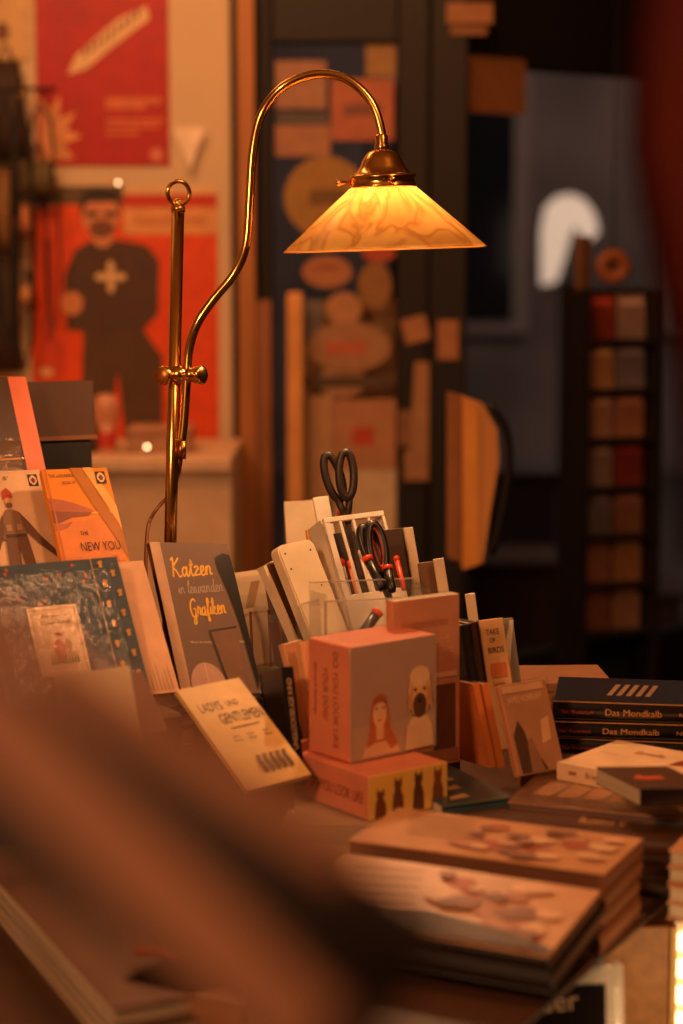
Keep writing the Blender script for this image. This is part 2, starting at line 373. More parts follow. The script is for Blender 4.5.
SWT = rgb((78, 52, 32)); SKN = rgb((214, 140, 92))
f.poly('trousers', [(.25, .02), (.28, .46), (.58, .48), (.70, .36), (.70, .02), (.50, .02), (.46, .3), (.40, .02)], rgb((84, 58, 34)))
f.poly('sweater', [(.19, .46), (.18, .66), (.24, .76), (.34, .80), (.46, .80), (.62, .78), (.69, .72), (.68, .52), (.60, .46), (.40, .44)], SWT)
f.ell('neck', .39, .82, .06, .05, SKN); f.ell('head', .38, .89, .10, .085, SKN); f.ell('beard', .385, .84, .07, .035, rgb((120, 70, 46)))
f.poly('hair', [(.27, .88), (.28, .97), (.36, 1.0), (.47, .98), (.50, .88), (.46, .94), (.31, .94)], rgb((40, 26, 18)))
f.polys('glasses', [[(.30, .885), (.37, .885), (.37, .905), (.30, .905)], [(.40, .885), (.47, .885), (.47, .905), (.40, .905)]], rgb((50, 30, 20)))
f.ell('left_hand', .22, .56, .06, .045, SKN)
f.poly('chest_emblem', [(.43+.085*(.62+.38*math.cos(4*a))*math.cos(a), .66+.062*(.62+.38*math.cos(4*a))*math.sin(a)) for a in [k*math.pi/20 for k in range(40)]], CRM)
f.poly('guitar_body', [(.02, .02), (.0, .14), (.04, .24), (.0, .32), (.06, .42), (.16, .42), (.18, .32), (.15, .25), (.22, .16), (.18, .03)], rgb((206, 66, 20)))
f.ell('sound_hole', .10, .22, .04, .03, rgb((110, 30, 16))); f.rect('guitar_neck', .08, .42, .12, .80, rgb((150, 40, 20)))
f.ell('cuff', .08, .30, .035, .015, CRM)
o, f, _, _ = poster('torn yellowish flyer at the far left edge of the wall', -40, -20, 30, 60, rgb((206, 170, 116)), .006)
f.ell('print_spot', .6, .35, .1, .12, rgb((110, 60, 30)))
# white paper flower pinned on the wall
p = wl(190, 152); fl = thing('paper_flower', 'white paper flower pinned to the wall right of red poster', 'decoration', Matrix.Translation((p.x, YW-.02, p.z)))
for i in range(6):
    a = -.6+i*.24; prism('petal', [(0, -.05), (math.sin(a)*.02-.006, .0), (math.sin(a)*.05-.008, .045), (math.sin(a)*.055, .06), (math.sin(a)*.05+.008, .045), (math.sin(a)*.02+.006, .0)], -.012+.004*i, -.01+.004*i, rgb((245, 225, 200)), fl, Matrix.Rotation(math.pi/2, 4, 'X'))
# small glowing beads added in place of lamp reflection glints
LED = mat('warm_glint_glow', (255, 220, 180), .4, emit=((1, .55, .25), 14))
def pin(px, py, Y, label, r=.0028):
    p = at_y(px, py, Y); o = thing('glint_bead', label, 'light', Matrix.Translation(p))
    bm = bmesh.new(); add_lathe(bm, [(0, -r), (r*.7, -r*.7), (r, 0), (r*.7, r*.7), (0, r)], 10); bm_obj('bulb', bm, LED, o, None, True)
    box('bead_stub', (-.004, .002, -.004), (.004, .03, .004), BLACKP, o)
pin(118, 183, YW-.035, 'glowing bead added for a glint between the two posters')
pin(26, 166, YW-.035, 'glowing bead added for a glint among cords left of posters')
pin(147, 447, 4.3, 'glowing bead added for a glint on the pale box, left one', .0034)
pin(172, 447, 4.3, 'glowing bead added for a glint on the pale box behind lamp post')
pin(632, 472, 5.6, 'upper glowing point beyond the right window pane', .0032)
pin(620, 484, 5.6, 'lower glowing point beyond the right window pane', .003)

# ------------------------------------------------------------------ left clutter: hanging cords and bags
CORD = mat('black_cord', (22, 17, 14), .6)
rail = thing('hanging_rail', 'thin dark rail with hooks at left edge of the wall', 'rail', Matrix.Translation((wl(0, 0).x, YW-.09, wl(0, 92).z)))
tube('rail_bar', [(-.25, 0, 0), (.14, 0, 0)], .005, BLACKP, rail, 8)
for k in range(2): tube('bracket', [(-.18+.28*k, 0, 0), (-.18+.28*k, .088, 0)], .004, BLACKP, rail, 8)
def loop(px, py0, py1, wpx, label, col=CORD, r=.006, Y=YW-.09):
    t = at_y(px, py0, Y); b = at_y(px, py1, Y); hw = wpx*Y/2000/2; L = t.z-b.z
    o = thing('cord_loop', label, 'cord', Matrix.Translation(t))
    tube('loop', [(0, 0, 0), (hw*.8, 0, -L*.15), (hw, 0, -L*.5), (hw*.6, 0, -L*.9), (0, 0, -L), (-hw*.7, 0, -L*.88), (-hw, 0, -L*.45), (-hw*.6, 0, -L*.12)], r, col, o, 8, True)
    tube('hook', [(0, 0, 0), (0, 0, .02)], .003, BRASS, o, 6)
loop(20, 100, 370, 22, 'long black cord loop hanging nearest the orange poster')
loop(4, 95, 340, 24, 'black cord loop hanging at the left image edge')
loop(40, 105, 210, 26, 'short black cord loop dangling over the red poster corner', r=.004)
loop(52, 190, 330, 14, 'thin dark cord hanging across the orange poster edge', r=.003)
def bag(px0, py0, px1, py1, c, label, Y=YW-.06, cat='bag', nm='hanging_bag'):
    a = at_y(px0, py1, Y); b = at_y(px1, py0, Y); w_, h_ = b.x-a.x, b.z-a.z
    o = thing(nm, label, cat, Matrix.Translation((a.x, Y, a.z)))
    bm = bmesh.new(); add_box(bm, (0, -.02, 0), (w_, .02, h_)); bmesh.ops.subdivide_edges(bm, edges=bm.edges[:], cuts=3, use_grid_fill=True)
    for v in bm.verts:
        s = v.co.z/h_; v.co.x = w_/2+(v.co.x-w_/2)*(1.05-.35*s+.06*math.sin(9*s+px0)); v.co.y *= .5+1.1*math.sin(math.pi*min(1, max(0, s*.9+.05)))
    bm_obj('pouch', bm, rgb(c, .7), o, None, True)
    tube('strap', [(w_*.3, 0, h_), (w_*.5, 0, h_+.04), (w_*.7, 0, h_)], .003, CORD, o, 6, sm=3)
bag(-12, 62, 25, 160, (52, 34, 24), 'dark brown cloth bag hanging at the top left')
bag(-12, 170, 16, 250, (130, 92, 52), 'tan pouch hanging on the far left below the dark bag')
bag(17, 205, 31, 235, (190, 120, 76), 'small orange-tan purse beside the long cord loop')
bag(-12, 255, 18, 372, (46, 30, 20), 'long dark bag hanging lowest at the left edge')
bag(22, 285, 34, 305, (196, 140, 90), 'small pale pouch hanging near the guitar poster')
bag(22, 160, 56, 196, (92, 78, 46), 'olive cloth pouch hanging above the orange poster')

# ------------------------------------------------------------------ counter below the posters
ct = thing('side_counter', 'pale brown counter against the wall below the orange poster', 'counter', Matrix.Translation((wl(60, 0).x, 4.25, 0)))
a = at_y(30, 470, 4.25); b = at_y(232, 470, 4.25)
CT = mat('pale_counter_laminate', (226, 192, 156), .6)
box('cabinet', (-.25, 0, 0), (b.x-wl(60, 0).x-.0, .42, .98), CT, ct, .004); box('counter_top', (-.27, -.02, .98), (b.x-wl(60, 0).x+.0, .44, 1.01), CT, ct, .004)
def on_counter(px0, px1, py0, c, label, nm, cat, Y=4.35, dz=0):
    a = at_y(px0, 0, Y).x; b = at_y(px1, 0, Y).x; t = at_y(0, py0, Y).z
    o = thing(nm, label, cat, Matrix.Translation((a, Y, 1.01)))
    box('body', (0, 0, 0), (b-a, .12, t-1.01-.012), rgb(c), o, .004); box('lid', (-.003, -.003, t-1.01-.012), (b-a+.003, .123, t-1.01), rgb(tuple(min(255, int(v*1.1)) for v in c)), o, .002)
on_counter(122, 186, 428, (170, 128, 98), 'beige carton on the counter behind the brass lamp post', 'carton', 'box')
on_counter(60, 100, 440, (60, 40, 28), 'dark brown carton on the counter under the man poster', 'carton', 'box')
p = at_y(103, 412, 4.3); vz = thing('round_vase', 'round pinkish vase on the counter left of the lamp', 'vase', Matrix.Translation((p.x, 4.36, 1.01)))
hh = p.z-1.01; bm = bmesh.new(); add_lathe(bm, [(0, 0), (.022, 0), (.018, .05), (.014, hh-.05), (.026, hh-.02), (.030, hh+.005), (.022, hh+.03), (.010, hh+.034), (0, hh+.034)], 20); bm_obj('body', bm, rgb((214, 150, 120), .3), vz, None, True)
bm = bmesh.new(); add_lathe(bm, [(.015, hh-.10), (.021, hh-.09), (.021, hh-.05), (.015, hh-.045)], 20); bm_obj('red_band', bm, rgb((190, 50, 24), .4), vz, None, True)

# ------------------------------------------------------------------ stickers and papers on the glass door
def notice(x0, y0, x1, y1, c, label, nm='paper_notice', cat='notice', rot=0, shape='rect', off=.028, mark=None):
    a = wl(x0, y1); b = wl(x1, y0); w_, h_ = b.x-a.x, b.z-a.z
    o = thing(nm, label, cat, Matrix.Translation((a.x+w_/2, YW-off, a.z+h_/2)) @ Matrix.Rotation(math.radians(rot), 4, 'Y') @ pose((0, 0, 0), 0, 0))
    if shape == 'rect': P = [(-w_/2, -h_/2), (w_/2, -h_/2), (w_/2, h_/2), (-w_/2, h_/2)]
    else: P = [(w_/2*math.cos(i*math.pi/14), h_/2*math.sin(i*math.pi/14)) for i in range(28)]
    c = tuple(int(.6*a+.4*b) for a, b in zip(c, (150, 120, 98))); prism('sheet', P, -.003, 0, rgb(c, .7), o)
    if mark:
        mc, q = mark; prism('printed_mark', [(q[0]*w_, q[1]*h_), (q[2]*w_, q[1]*h_), (q[2]*w_, q[3]*h_), (q[0]*w_, q[3]*h_)], 0, .0008, rgb(mc), o)
    return o
G1 = -.020   # behind the pane face (taped to the shop side of the glass)
N_ = [
 (275, 60, 326, 108, (170, 120, 92), 'pinkish paper notice taped high left on the door glass', 'rect', None),
 (276, 112, 328, 124, (52, 60, 70), 'narrow dark blue strip on the door glass inside lamp arch', 'rect', None),
 (275, 125, 330, 156, (176, 118, 84), 'tan paper strip on the door glass under dark strip', 'rect', None),
 (331, 78, 394, 140, (190, 92, 58), 'reddish paper notice on the door glass under the lamp arch', 'rect', ((120, 70, 56), (-.3, -.1, .3, .1))),
 (366, 42, 396, 76, (150, 112, 52), 'small ochre sheet in the top corner of the door glass', 'rect', None),
 (284, 156, 368, 238, (168, 124, 42), 'large round ochre sticker on the door glass left of shade', 'round', ((110, 80, 30), (-.2, -.1, .25, .1))),
 (302, 256, 352, 288, (188, 116, 70), 'tan oval sticker on the door glass just below the shade', 'round', ((150, 60, 30), (-.3, .1, .2, .2))),
 (362, 244, 396, 262, (190, 50, 24), 'small red sticker right under the shade', 'round', None),
 (358, 262, 392, 310, (140, 96, 36), 'ochre round sticker below the red sticker', 'round', None),
 (326, 292, 362, 326, (200, 140, 92), 'small pale round sticker in the middle of the door glass', 'round', None),
 (300, 300, 322, 346, (86, 92, 108), 'blue grey card on the door glass beside the pale strip', 'rect', None),
 (308, 322, 392, 372, (176, 128, 82), 'wide tan oval sticker on the door glass', 'round', ((190, 100, 70), (-.3, -.15, .2, .1))),
 (318, 366, 366, 398, (186, 140, 102), 'pale round sticker over the dark band of the glass', 'round', None),
 (300, 376, 392, 388, (48, 34, 24), 'dark bar sticker low on the door glass', 'rect', None),
 (334, 400, 396, 470, (206, 140, 96), 'pink beige notice with red print low on door glass', 'rect', ((190, 70, 40), (-.2, -.15, .15, .1))),
 (308, 396, 333, 500, (214, 164, 110), 'tall cream sheet on the door glass left of the pink notice', 'rect', None),
 (334, 462, 398, 540, (255, 236, 190), 'bright cream sheet behind the scissors', 'rect', None),
]
for i, (x0, y0, x1, y1, c, lb, sh, mk) in enumerate(N_): notice(x0, y0, x1, y1, c, lb, rot=0, shape=sh, off=G1+.0+.002*(i % 3), mark=mk)
notice(403, 317, 428, 342, (186, 120, 70), 'tan square tag tilted on the dark door stile', rot=-14, off=.004)
notice(437, 320, 458, 359, (182, 116, 68), 'narrow upright tag right of the tilted tag', off=.026)
notice(412, 362, 434, 452, (184, 130, 84), 'long pale strip hanging on the dark door stile', rot=3, off=.006)
notice(404, 450, 432, 480, (178, 124, 80), 'pale square note below the long strip', off=.010)
notice(398, 410, 412, 446, (130, 84, 50), 'brown small note left of the long strip', off=.004)
notice(446, 4, 492, 25, (150, 92, 44), 'tan sign plate at the top of the dark stile', off=.026)
notice(450, 28, 486, 36, (130, 76, 36), 'narrow tan plate under the top sign plate', off=.026)
# pale upright strip and side slats inside the door glass
p0 = wl(288, 500); p1 = wl(303, 292)
tag(box('pale_strip', (p0.x, YW-.05, 0), (p1.x, YW-.03, p1.z), mat('pale_strip_paint', (228, 164, 96), .6), None, .003), 'tall pale wooden strip standing in front of door glass', 'strip')
p0 = wl(256, 500); p1 = wl(272, 300)
tag(box('door_plate', (p0.x, YW-.045, 0), (p1.x, YW-.006, p1.z), mat('brown_plate', (150, 98, 62), .6), None, .003), 'brown upright board against the left door frame', 'board')
p0 = at_y(298, 560, YW+.14); p1 = at_y(400, 300, YW+.14)
bp_ = thing('display_board', 'beige board standing behind the door glass, low half', 'board', Matrix.Translation((p0.x, YW+.14, 0)))
box('panel', (0, 0, .1), (p1.x-p0.x, .02, p1.z), mat('beige_board', (214, 160, 112), .8, scale=6, var=.3), bp_, .003); box('foot', (-.02, -.05, 0), (p1.x-p0.x+.02, .07, .1), DARKWOOD, bp_)
# tan paper hanging in the right window, round tag
def rbox(name, x0, y0, x1, y1, z0, z1, m, label, cat):
    a = rw(x0, y1); b = rw(x1, y0); o = thing(name, label, cat, RM @ Matrix.Translation((a.x, a.y, z0))); 
    box('sheet', (0, 0, 0), (b.x-a.x, b.y-a.y, z1-z0), m, o, .0005); return o
rbox('paper_sign', 464, 60, 524, 112, .002, .006, rgb((140, 90, 48), .8), 'blank tan paper sign at the top left of right window', 'sign')
p = RM @ rw(607, 266); ht = thing('hanging_disc', 'round brown disc with dark centre hanging before right window', 'ornament', pose((p.x, p.y-.12, p.z), 0, 0))
R0 = 17*p.y/2000
bm = bmesh.new(); add_lathe(bm, [(R0*.35, -.008), (R0*.9, -.008), (R0, 0), (R0*.9, .008), (R0*.35, .008)], 28, closed=True); bm_obj('ring', bm, rgb((150, 84, 36)), ht, None, True)
bm = bmesh.new(); add_lathe(bm, [(0, -.004), (R0*.36, -.004), (R0*.36, .004), (0, .004)], 20); bm_obj('centre', bm, rgb((70, 36, 22)), ht)
tube('cord', [(0, R0, 0), (0, R0+.6, 0)], .002, CORD, ht, 6)
# magazine rack standing by the right window
rk = thing('magazine_rack', 'tall dark magazine rack behind the black books on the right', 'rack', pose((at_y(598, 0, 4.6).x, 4.62, 0), 20, 0))
ztop = at_y(630, 290, 4.6).z; rwid = .17
box('side_panel', (-.02, 0, -.12), (0, ztop, .0), DARKWOOD, rk); box('side_panel', (rwid, 0, -.12), (rwid+.02, ztop, .0), DARKWOOD, rk); box('back_board', (0, 0, -.13), (rwid, ztop, -.12), DARKWOOD, rk)
MC = [(150, 104, 78), (170, 116, 88), (140, 118, 108), (184, 134, 92), (150, 96, 72), (128, 118, 124), (172, 130, 104)]
LBL = ['top row', 'second row', 'third row', 'fourth row', 'fifth row', 'sixth row', 'lowest row']
for j in range(7):
    zs = ztop-.115*(j+1); box('shelf', (0, zs-.01, -.12), (rwid, zs, .0), DARKWOOD, rk)
    for i in range(2):
        c = MC[(j*3+i*2) % 7] if (j*2+i) % 7 else (130, 52, 36)
        m_ = thing('magazine', '%s magazine standing in the rack, %s %s' % ({(130, 52, 36): 'dark red'}.get(c, 'tan' if c[0]-c[2] > 50 else 'grey'), LBL[j], ('left', 'right')[i]), 'magazine', rk.matrix_world @ Matrix.Translation((.01+i*.08, zs, -.05)), 'magazines in the rack')
        box('cover', (0, 0, 0), (.074, .102, .004), rgb(c, .4), m_); box('title_band', (.006, .078, .004), (.066, .092, .0048), rgb(tuple(min(255, int(v*1.5)) for v in c)), m_)
# wooden bracket with black handle
Yb = 3.7; q = at_y(470, 480, Yb); wb = thing('wooden_bracket', 'pale curved wooden bracket board with black handle beside the door', 'bracket', Matrix.Translation(q))
def lp(pts, Y=Yb): return [((at_y(x, y, Y)-q).x, (at_y(x, y, Y)-q).z) for x, y in pts]
RX = Matrix.Rotation(math.pi/2, 4, 'X')
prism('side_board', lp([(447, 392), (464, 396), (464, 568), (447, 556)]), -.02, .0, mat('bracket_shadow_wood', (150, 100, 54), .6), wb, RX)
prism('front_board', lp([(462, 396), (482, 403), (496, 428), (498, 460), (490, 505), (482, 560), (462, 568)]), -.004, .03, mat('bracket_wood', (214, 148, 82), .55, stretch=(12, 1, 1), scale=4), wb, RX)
prism('edge_strip', lp([(463, 398), (476, 402), (477, 562), (463, 566)]), .03, .034, mat('bracket_lit_wood', (236, 160, 70), .5), wb, RX)  # lit stripe on the left put in as a paler wood tone
tube('handle', [Vector((x, -.03, z)) for x, z in lp([(487, 404), (503, 424), (508, 455), (503, 500), (491, 552)])], .008, BLACKP, wb, 10, sm=4)
zz = (at_y(0, 560, Yb)-q).z
box('mounting_post', (-.05, .0, -q.z), (-.02, .03, zz), DARKWOOD, wb)

# ================================================================== TABLE
ZT = .80
e1 = Vector((math.cos(math.radians(-28)), math.sin(math.radians(-28)), 0)); e2 = Vector((-e1.y, e1.x, 0))
TC = at_z(600, 957, ZT)
TM = Matrix(((e1.x, e2.x, 0, TC.x), (e1.y, e2.y, 0, TC.y), (0, 0, 1, 0), (0, 0, 0, 1)))   # origin on right edge
tb = thing('display_table', 'large wooden display table carrying all the books', 'table', TM)
box('table_top', (-1.25, -.62, ZT-.009), (-.0, .70, ZT), mat('dark_table_wood', (78, 50, 33), .5, stretch=(1, 10, 1), scale=5), tb, .003)
box('corner_cap', (-.008, -.004, ZT-.010), (.0015, .006, ZT+.0005), mat('steel_cap', (170, 180, 200), .3, 1), tb, .001)
OAK2 = mat('oak_side_panel', (190, 130, 70), .5, stretch=(14, 14, 1), scale=4, var=.2)
for k in range(4): box('leg', ((-1.2, -.30)[k // 2], (-.56, .62)[k % 2], 0), ((-1.14, -.24)[k // 2], (-.50, .68)[k % 2], ZT-.009), WOOD, tb, .003)

# oak cabinet end with LED strip and shelf below the overhang
cb = thing('oak_cabinet', 'oak cabinet side with glowing LED strip under the table edge', 'cabinet', pose((.02, 1.96, 0), 0, 0))
xr = at_y(667, 960, 1.96).x-.02
box('back_panel', (0, .0, -.0), (xr, .775, .018), OAK2, cb, .002)
box('edge_post', (xr, 0, -.0), (xr+.006, .775, .022), mat('edge_oak', (240, 190, 110), .5), cb)
box('back_plate', (xr+.006, 0, -.0), (xr+.07, .775, .004), WHITEP, cb)
LEDS = mat('led_glow', (255, 240, 200), .4, emit=((1, .60, .26), 4))
for k in range(9):
    z = .775-.020-k*.028
    bm = bmesh.new(); add_box(bm, (xr+.008, z-.010, .004), (xr+.022, z+.010, .012), .003); bm_obj('led', bm, LEDS, cb)
ll = area('strip_fill', (.37, 1.74, .70), (.18, 1.96, .66), .02, .28, (1, .6, .28), .14)  # unseen strip fill added nearer the camera to light book and panel
# framed black book "ider"
Mi = pose(at(470, 1035, 1.86), 6, 8, 0, .12)
tp = book('black book with pale border and white italic lettering under the table', Mi, .146, .18+.0, .014, rgb((222, 212, 196), .3), wrap=True)
f = Face(tp, .146, .18, .014); f.rect('black_panel', -.0, .02, .885, .905, rgb((20, 15, 13), .3)); f.text('title', 'Insider', .21, .755, .50, .11, rgb((240, 200, 160)), 3)

# ------------------------------------------------------------------ tiered riser for the left books (yaw 30)
RS = pose((0, 0, 0), 30, 90)   # local x = along rack, y = into the rack, z = up
rs = thing('tiered_riser', 'stepped dark wooden riser under the leaning books at left', 'stand', RS)
RW = mat('riser_wood', (96, 62, 38), .6, stretch=(2, 12, 2), scale=5)
box('lower_step', (.55, 1.96, ZT), (.93, 2.13, .943), RW, rs, .003)
box('middle_step', (.50, 2.13, ZT), (.93, 2.33, 1.048), RW, rs, .003)
box('upper_step', (.50, 2.33, ZT), (.93, 2.54, 1.130), RW, rs, .003)

# ================================================================== LEFT BOOKS
# garden book: teal with florals, shrink-wrapped
TEAL = mat('teal_cover', (76, 92, 104), .7, scale=30, var=.2)
w_, h_ = .1678, .170
gb = book('teal floral hardback in shrink film with pale title card', pose((-.3601, 2.1055, .9698), 30.0, 32.3, .1, .013), w_, h_, .012, TEAL, wrap=True)
f = Face(gb, w_, h_, .012); rnd = random.Random(3)
for nm, c, n_, s in (('blossom', (214, 96, 60), 26, .016), ('small_flower', (196, 130, 90), 30, .009), ('pale_bud', (180, 176, 150), 34, .007), ('dark_leaf', (34, 44, 44), 48, .014)):
    P = []
    for i in range(n_):
        x, y = rnd.uniform(.02, .77), rnd.uniform(.03, .97); k = 5; a0 = rnd.random()*6
        if nm == 'dark_leaf': P.append([(x, y), (x+s*math.cos(a0)+.006, y+s*math.sin(a0)), (x+2*s*math.cos(a0), y+2*s*math.sin(a0)), (x+s*math.cos(a0), y+s*math.sin(a0)+.008)])
        else: P.append([(x+s*(1 if j % 2 == 0 else .5)*math.cos(a0+j*math.pi/k), y+s*(1 if j % 2 == 0 else .5)*math.sin(a0+j*math.pi/k)) for j in range(2*k)])
    f.polys(nm, P, rgb(c))
P = []
for i in range(40):
    x, y = rnd.uniform(.02, .74), rnd.uniform(.05, .95); a = rnd.uniform(2.2, 2.9); dx, dy = math.cos(a)*.05, math.sin(a)*.05; P.append([(x, y), (x+.004, y+.004), (x+dx+.004, y+dy+.004), (x+dx, y+dy)])
f.polys('grey_twig', P, rgb((140, 142, 132)))
f.rect('hinge_groove', .795, 0, .802, 1, rgb((190, 160, 120)))
P = []
for i in range(13):
    x, y = .84+.09*(i % 2)+rnd.uniform(-.01, .01), .06+.072*i; P.append([(x, y), (x+.03, y+.005), (x+.026, y+.03), (x+.038, y+.045), (x+.012, y+.052), (x-.006, y+.035), (x+.006, y+.025)])
f.polys('golden_figure', P, rgb((214, 156, 70)))
CC = rgb((240, 204, 166)); f.rect('card_label', .27, .20, .62, .685, CC)
f.polys('card_border', [[(.29, .66), (.60, .66), (.60, .664), (.29, .664)], [(.29, .22), (.294, .22), (.294, .66), (.29, .66)], [(.596, .22), (.60, .22), (.60, .66), (.596, .66)]], rgb((150, 110, 80)))
DK = rgb((70, 46, 34)); f.text('small_title', 'Märchen vom', .37, .605, .16, .02, DK); f.text('title', 'Good Lives', .35, .555, .20, .03, DK)
f.poly('bird', [(.42, .49), (.45, .50), (.47, .485), (.50, .50), (.47, .47), (.44, .475)], rgb((200, 96, 70)))
f.ell('child_figure', .44, .37, .04, .08, rgb((216, 110, 84))); f.ell('second_figure', .50, .40, .025, .05, rgb((206, 160, 120))); f.polys('grass', [[(.36+.02*i, .28), (.37+.02*i, .37), (.375+.02*i, .28)] for i in range(10)], rgb((120, 120, 90)))
# peach book behind
pb = book('plain peach book showing its right edge behind the teal book', pose((-.2650, 2.1755, .9652), 30.2, 38.2, -1.6, .01), .0913, .172, .008, rgb((232, 178, 136), .5), hard=False)
f = Face(pb, .0913, .172, .008); f.polys('pale_grass_print', [[(.5+.05*i, .02), (.52+.05*i, .16+.04*(i % 3)), (.54+.05*i, .02)] for i in range(9)], rgb((196, 150, 110)))
# two small square hardbacks
def emblem(f, x, y, s):
    k = f.fw/f.fh; f.rect('emblem_square', x-s, y-s*k*1.35, x+s, y+s*k*1.35, rgb((50, 28, 20))); f.ell('emblem_oval', x, y, s*.78, s*k*1.1, rgb((236, 200, 160)))
    f.ell('beetle', x, y-.003, s*.42, s*k*.62, rgb((150, 50, 24))); f.polys('beetle_legs', [[(x+q*s*.3, y+r*s), (x+q*s*.62, y+r*s+.004), (x+q*s*.62, y+r*s-.004)] for q in (-1, 1) for r in (-.4, 0, .4)], rgb((80, 30, 20))); f.rect('beetle_line', x-s*.03, y-s*k*.6, x+s*.03, y+s*k*.6, rgb((40, 20, 14)))
fb = book('cream hardback with printed man, left of the orange book', pose((-.4105, 2.3509, 1.0727), 27.5, 36.7, -.5, .012), .0819, .148, .010, rgb((232, 192, 150), .35))
f = Face(fb, .0819, .148, .010); emblem(f, .86, .895, .075)
f.text('title_fragment', "S'", .40, .905, .08, .035, DK)
SU = rgb((140, 100, 70)); SU2 = rgb((112, 74, 52))
f.ell('face', .40, .70, .055, .045, rgb((216, 150, 106))); f.poly('red_cap', [(.32, .72), (.33, .80), (.41, .83), (.47, .79), (.48, .73), (.41, .75)], rgb((190, 70, 36)))
f.ell('beard', .40, .665, .05, .025, SU2)
f.poly('jacket', [(.20, .34), (.24, .52), (.32, .62), (.40, .63), (.52, .60), (.60, .48), (.56, .34), (.40, .31)], SU)
f.poly('right_arm', [(.52, .60), (.64, .50), (.78, .36), (1.0, .20), (.97, .15), (.74, .28), (.56, .42)], SU2)
f.poly('left_arm', [(.26, .58), (.10, .40), (.04, .26), (.12, .26), (.26, .44)], SU2)
f.rect('belt', .25, .36, .56, .39, DK); f.poly('trousers', [(.24, .36), (.20, .02), (.38, .02), (.41, .28), (.46, .02), (.62, .02), (.57, .36)], SU2)
f.polys('jacket_pockets', [[(.28, .42), (.36, .42), (.36, .48), (.28, .48)], [(.44, .42), (.52, .42), (.52, .48), (.44, .48)]], rgb((176, 134, 96)))
OR_ = mat('orange_cover', (244, 152, 56), .3, scale=8, var=.06, coat=.3)
sb = book('orange hardback with sunset shore print below the lamp', pose((-.3320, 2.3514, 1.0765), 26.4, 37.5, -.8, .012), .0851, .148, .010, OR_)
f = Face(sb, .0851, .148, .010)
f.poly('pale_water', [(.02, .10), (.95, .10), (.95, .52), (.02, .52)], rgb((238, 140, 64)))
f.poly('purple_hill', [(.01, .60), (.01, .72), (.20, .70), (.40, .66), (.60, .60), (.66, .57), (.30, .56)], rgb((190, 104, 74)))
f.poly('dark_shore', [(.01, .48), (.01, .60), (.30, .58), (.62, .57), (.55, .54), (.30, .53), (.10, .48)], rgb((150, 84, 60)))
f.poly('hill_reflection', [(.01, .40), (.01, .48), (.18, .47), (.30, .49), (.20, .43)], rgb((196, 112, 76)))
f.poly('glint', [(.60, .57), (.95, .58), (.95, .55), (.60, .555)], rgb((250, 190, 110)))
f.poly('olive_band', [(.42, 1.0), (.60, 1.0), (1.0, .36), (1.0, .12)], rgb((184, 112, 26)))
f.poly('pale_diagonal', [(.62, 1.0), (.75, 1.0), (1.0, .62), (1.0, .40)], rgb((250, 180, 90)))
f.poly('spine_fold', [(.05, 0), (.07, 0), (.07, 1), (.05, 1)], rgb((214, 124, 50)))
f.text('title_line', 'THE LADYBIRD', .08, .915, .38, .030, DK); f.text('title_line', 'BOOK OF', .27, .845, .20, .030, DK)
f.text('title_line', 'THE', .36, .355, .12, .038, DK); f.text('title_line', 'NEW YOU', .33, .205, .58, .085, DK); emblem(f, .86, .895, .075)
# brown book with salmon band, wrapped book, dark carton
bb = book('dark brown book with salmon band at the left edge, highest', pose((-.4791, 2.5041, 1.1646), 34.3, 30.6, -2.8, .02), .118, .165, .02, rgb((74, 46, 32), .4))
f = Face(bb, .118, .165, .02); f.rect('salmon_band', .78, 0, 1.0, 1, rgb((240, 122, 84))); f.ell('pale_figure', .66, .36, .05, .10, rgb((190, 140, 110)))
wb_ = book('brown book in glinting shrink film behind the cream hardback', pose((-.4560, 2.4337, 1.1655), 27.6, 30.3, 1.0, .015), .0765, .0707, .016, rgb((96, 62, 40), .4), wrap=True)
f = Face(wb_, .0765, .07, .016); f.rect('gold_line', .0, .62, .95, .66, rgb((214, 150, 80)))
Mc = pose(at(30, 470, 2.68), 24, 6, 0, .02)
cn = thing('lidded_carton', 'dark brown lidded carton behind the orange and cream books', 'box', Mc)
box('base', (.004, 0, -.10), (.088, .066, -.004), mat('black_carton', (20, 14, 11), .6), cn, .001)
box('lid', (0, .062, -.104), (.094, .138, 0), mat('brown_carton_lid', (88, 54, 34), .6), cn, .0015)
box('lid_rim', (-.001, .058, -.105), (.096, .064, .001), mat('carton_rim', (134, 84, 50), .6), cn)
box('pedestal', (.004, -.26, -.1), (.088, 0, -.01), RW, cn)
# blank pale card in front
cd_ = thing('card', 'blank pale card leaning in front of the teal book', 'card', pose((-.2774, 1.9360, .9852), 23.4, 25.1, 2.6, .11))
box('sheet', (0, 0, -.0015), (.0804, .1597, 0), CARD, cd_); box('fold', (0, 0, -.004), (.0804, .1597, -.0025), CARD, cd_)
# brown closed book under
M_, L_ = flat((95, 742), (178, 722), .90)
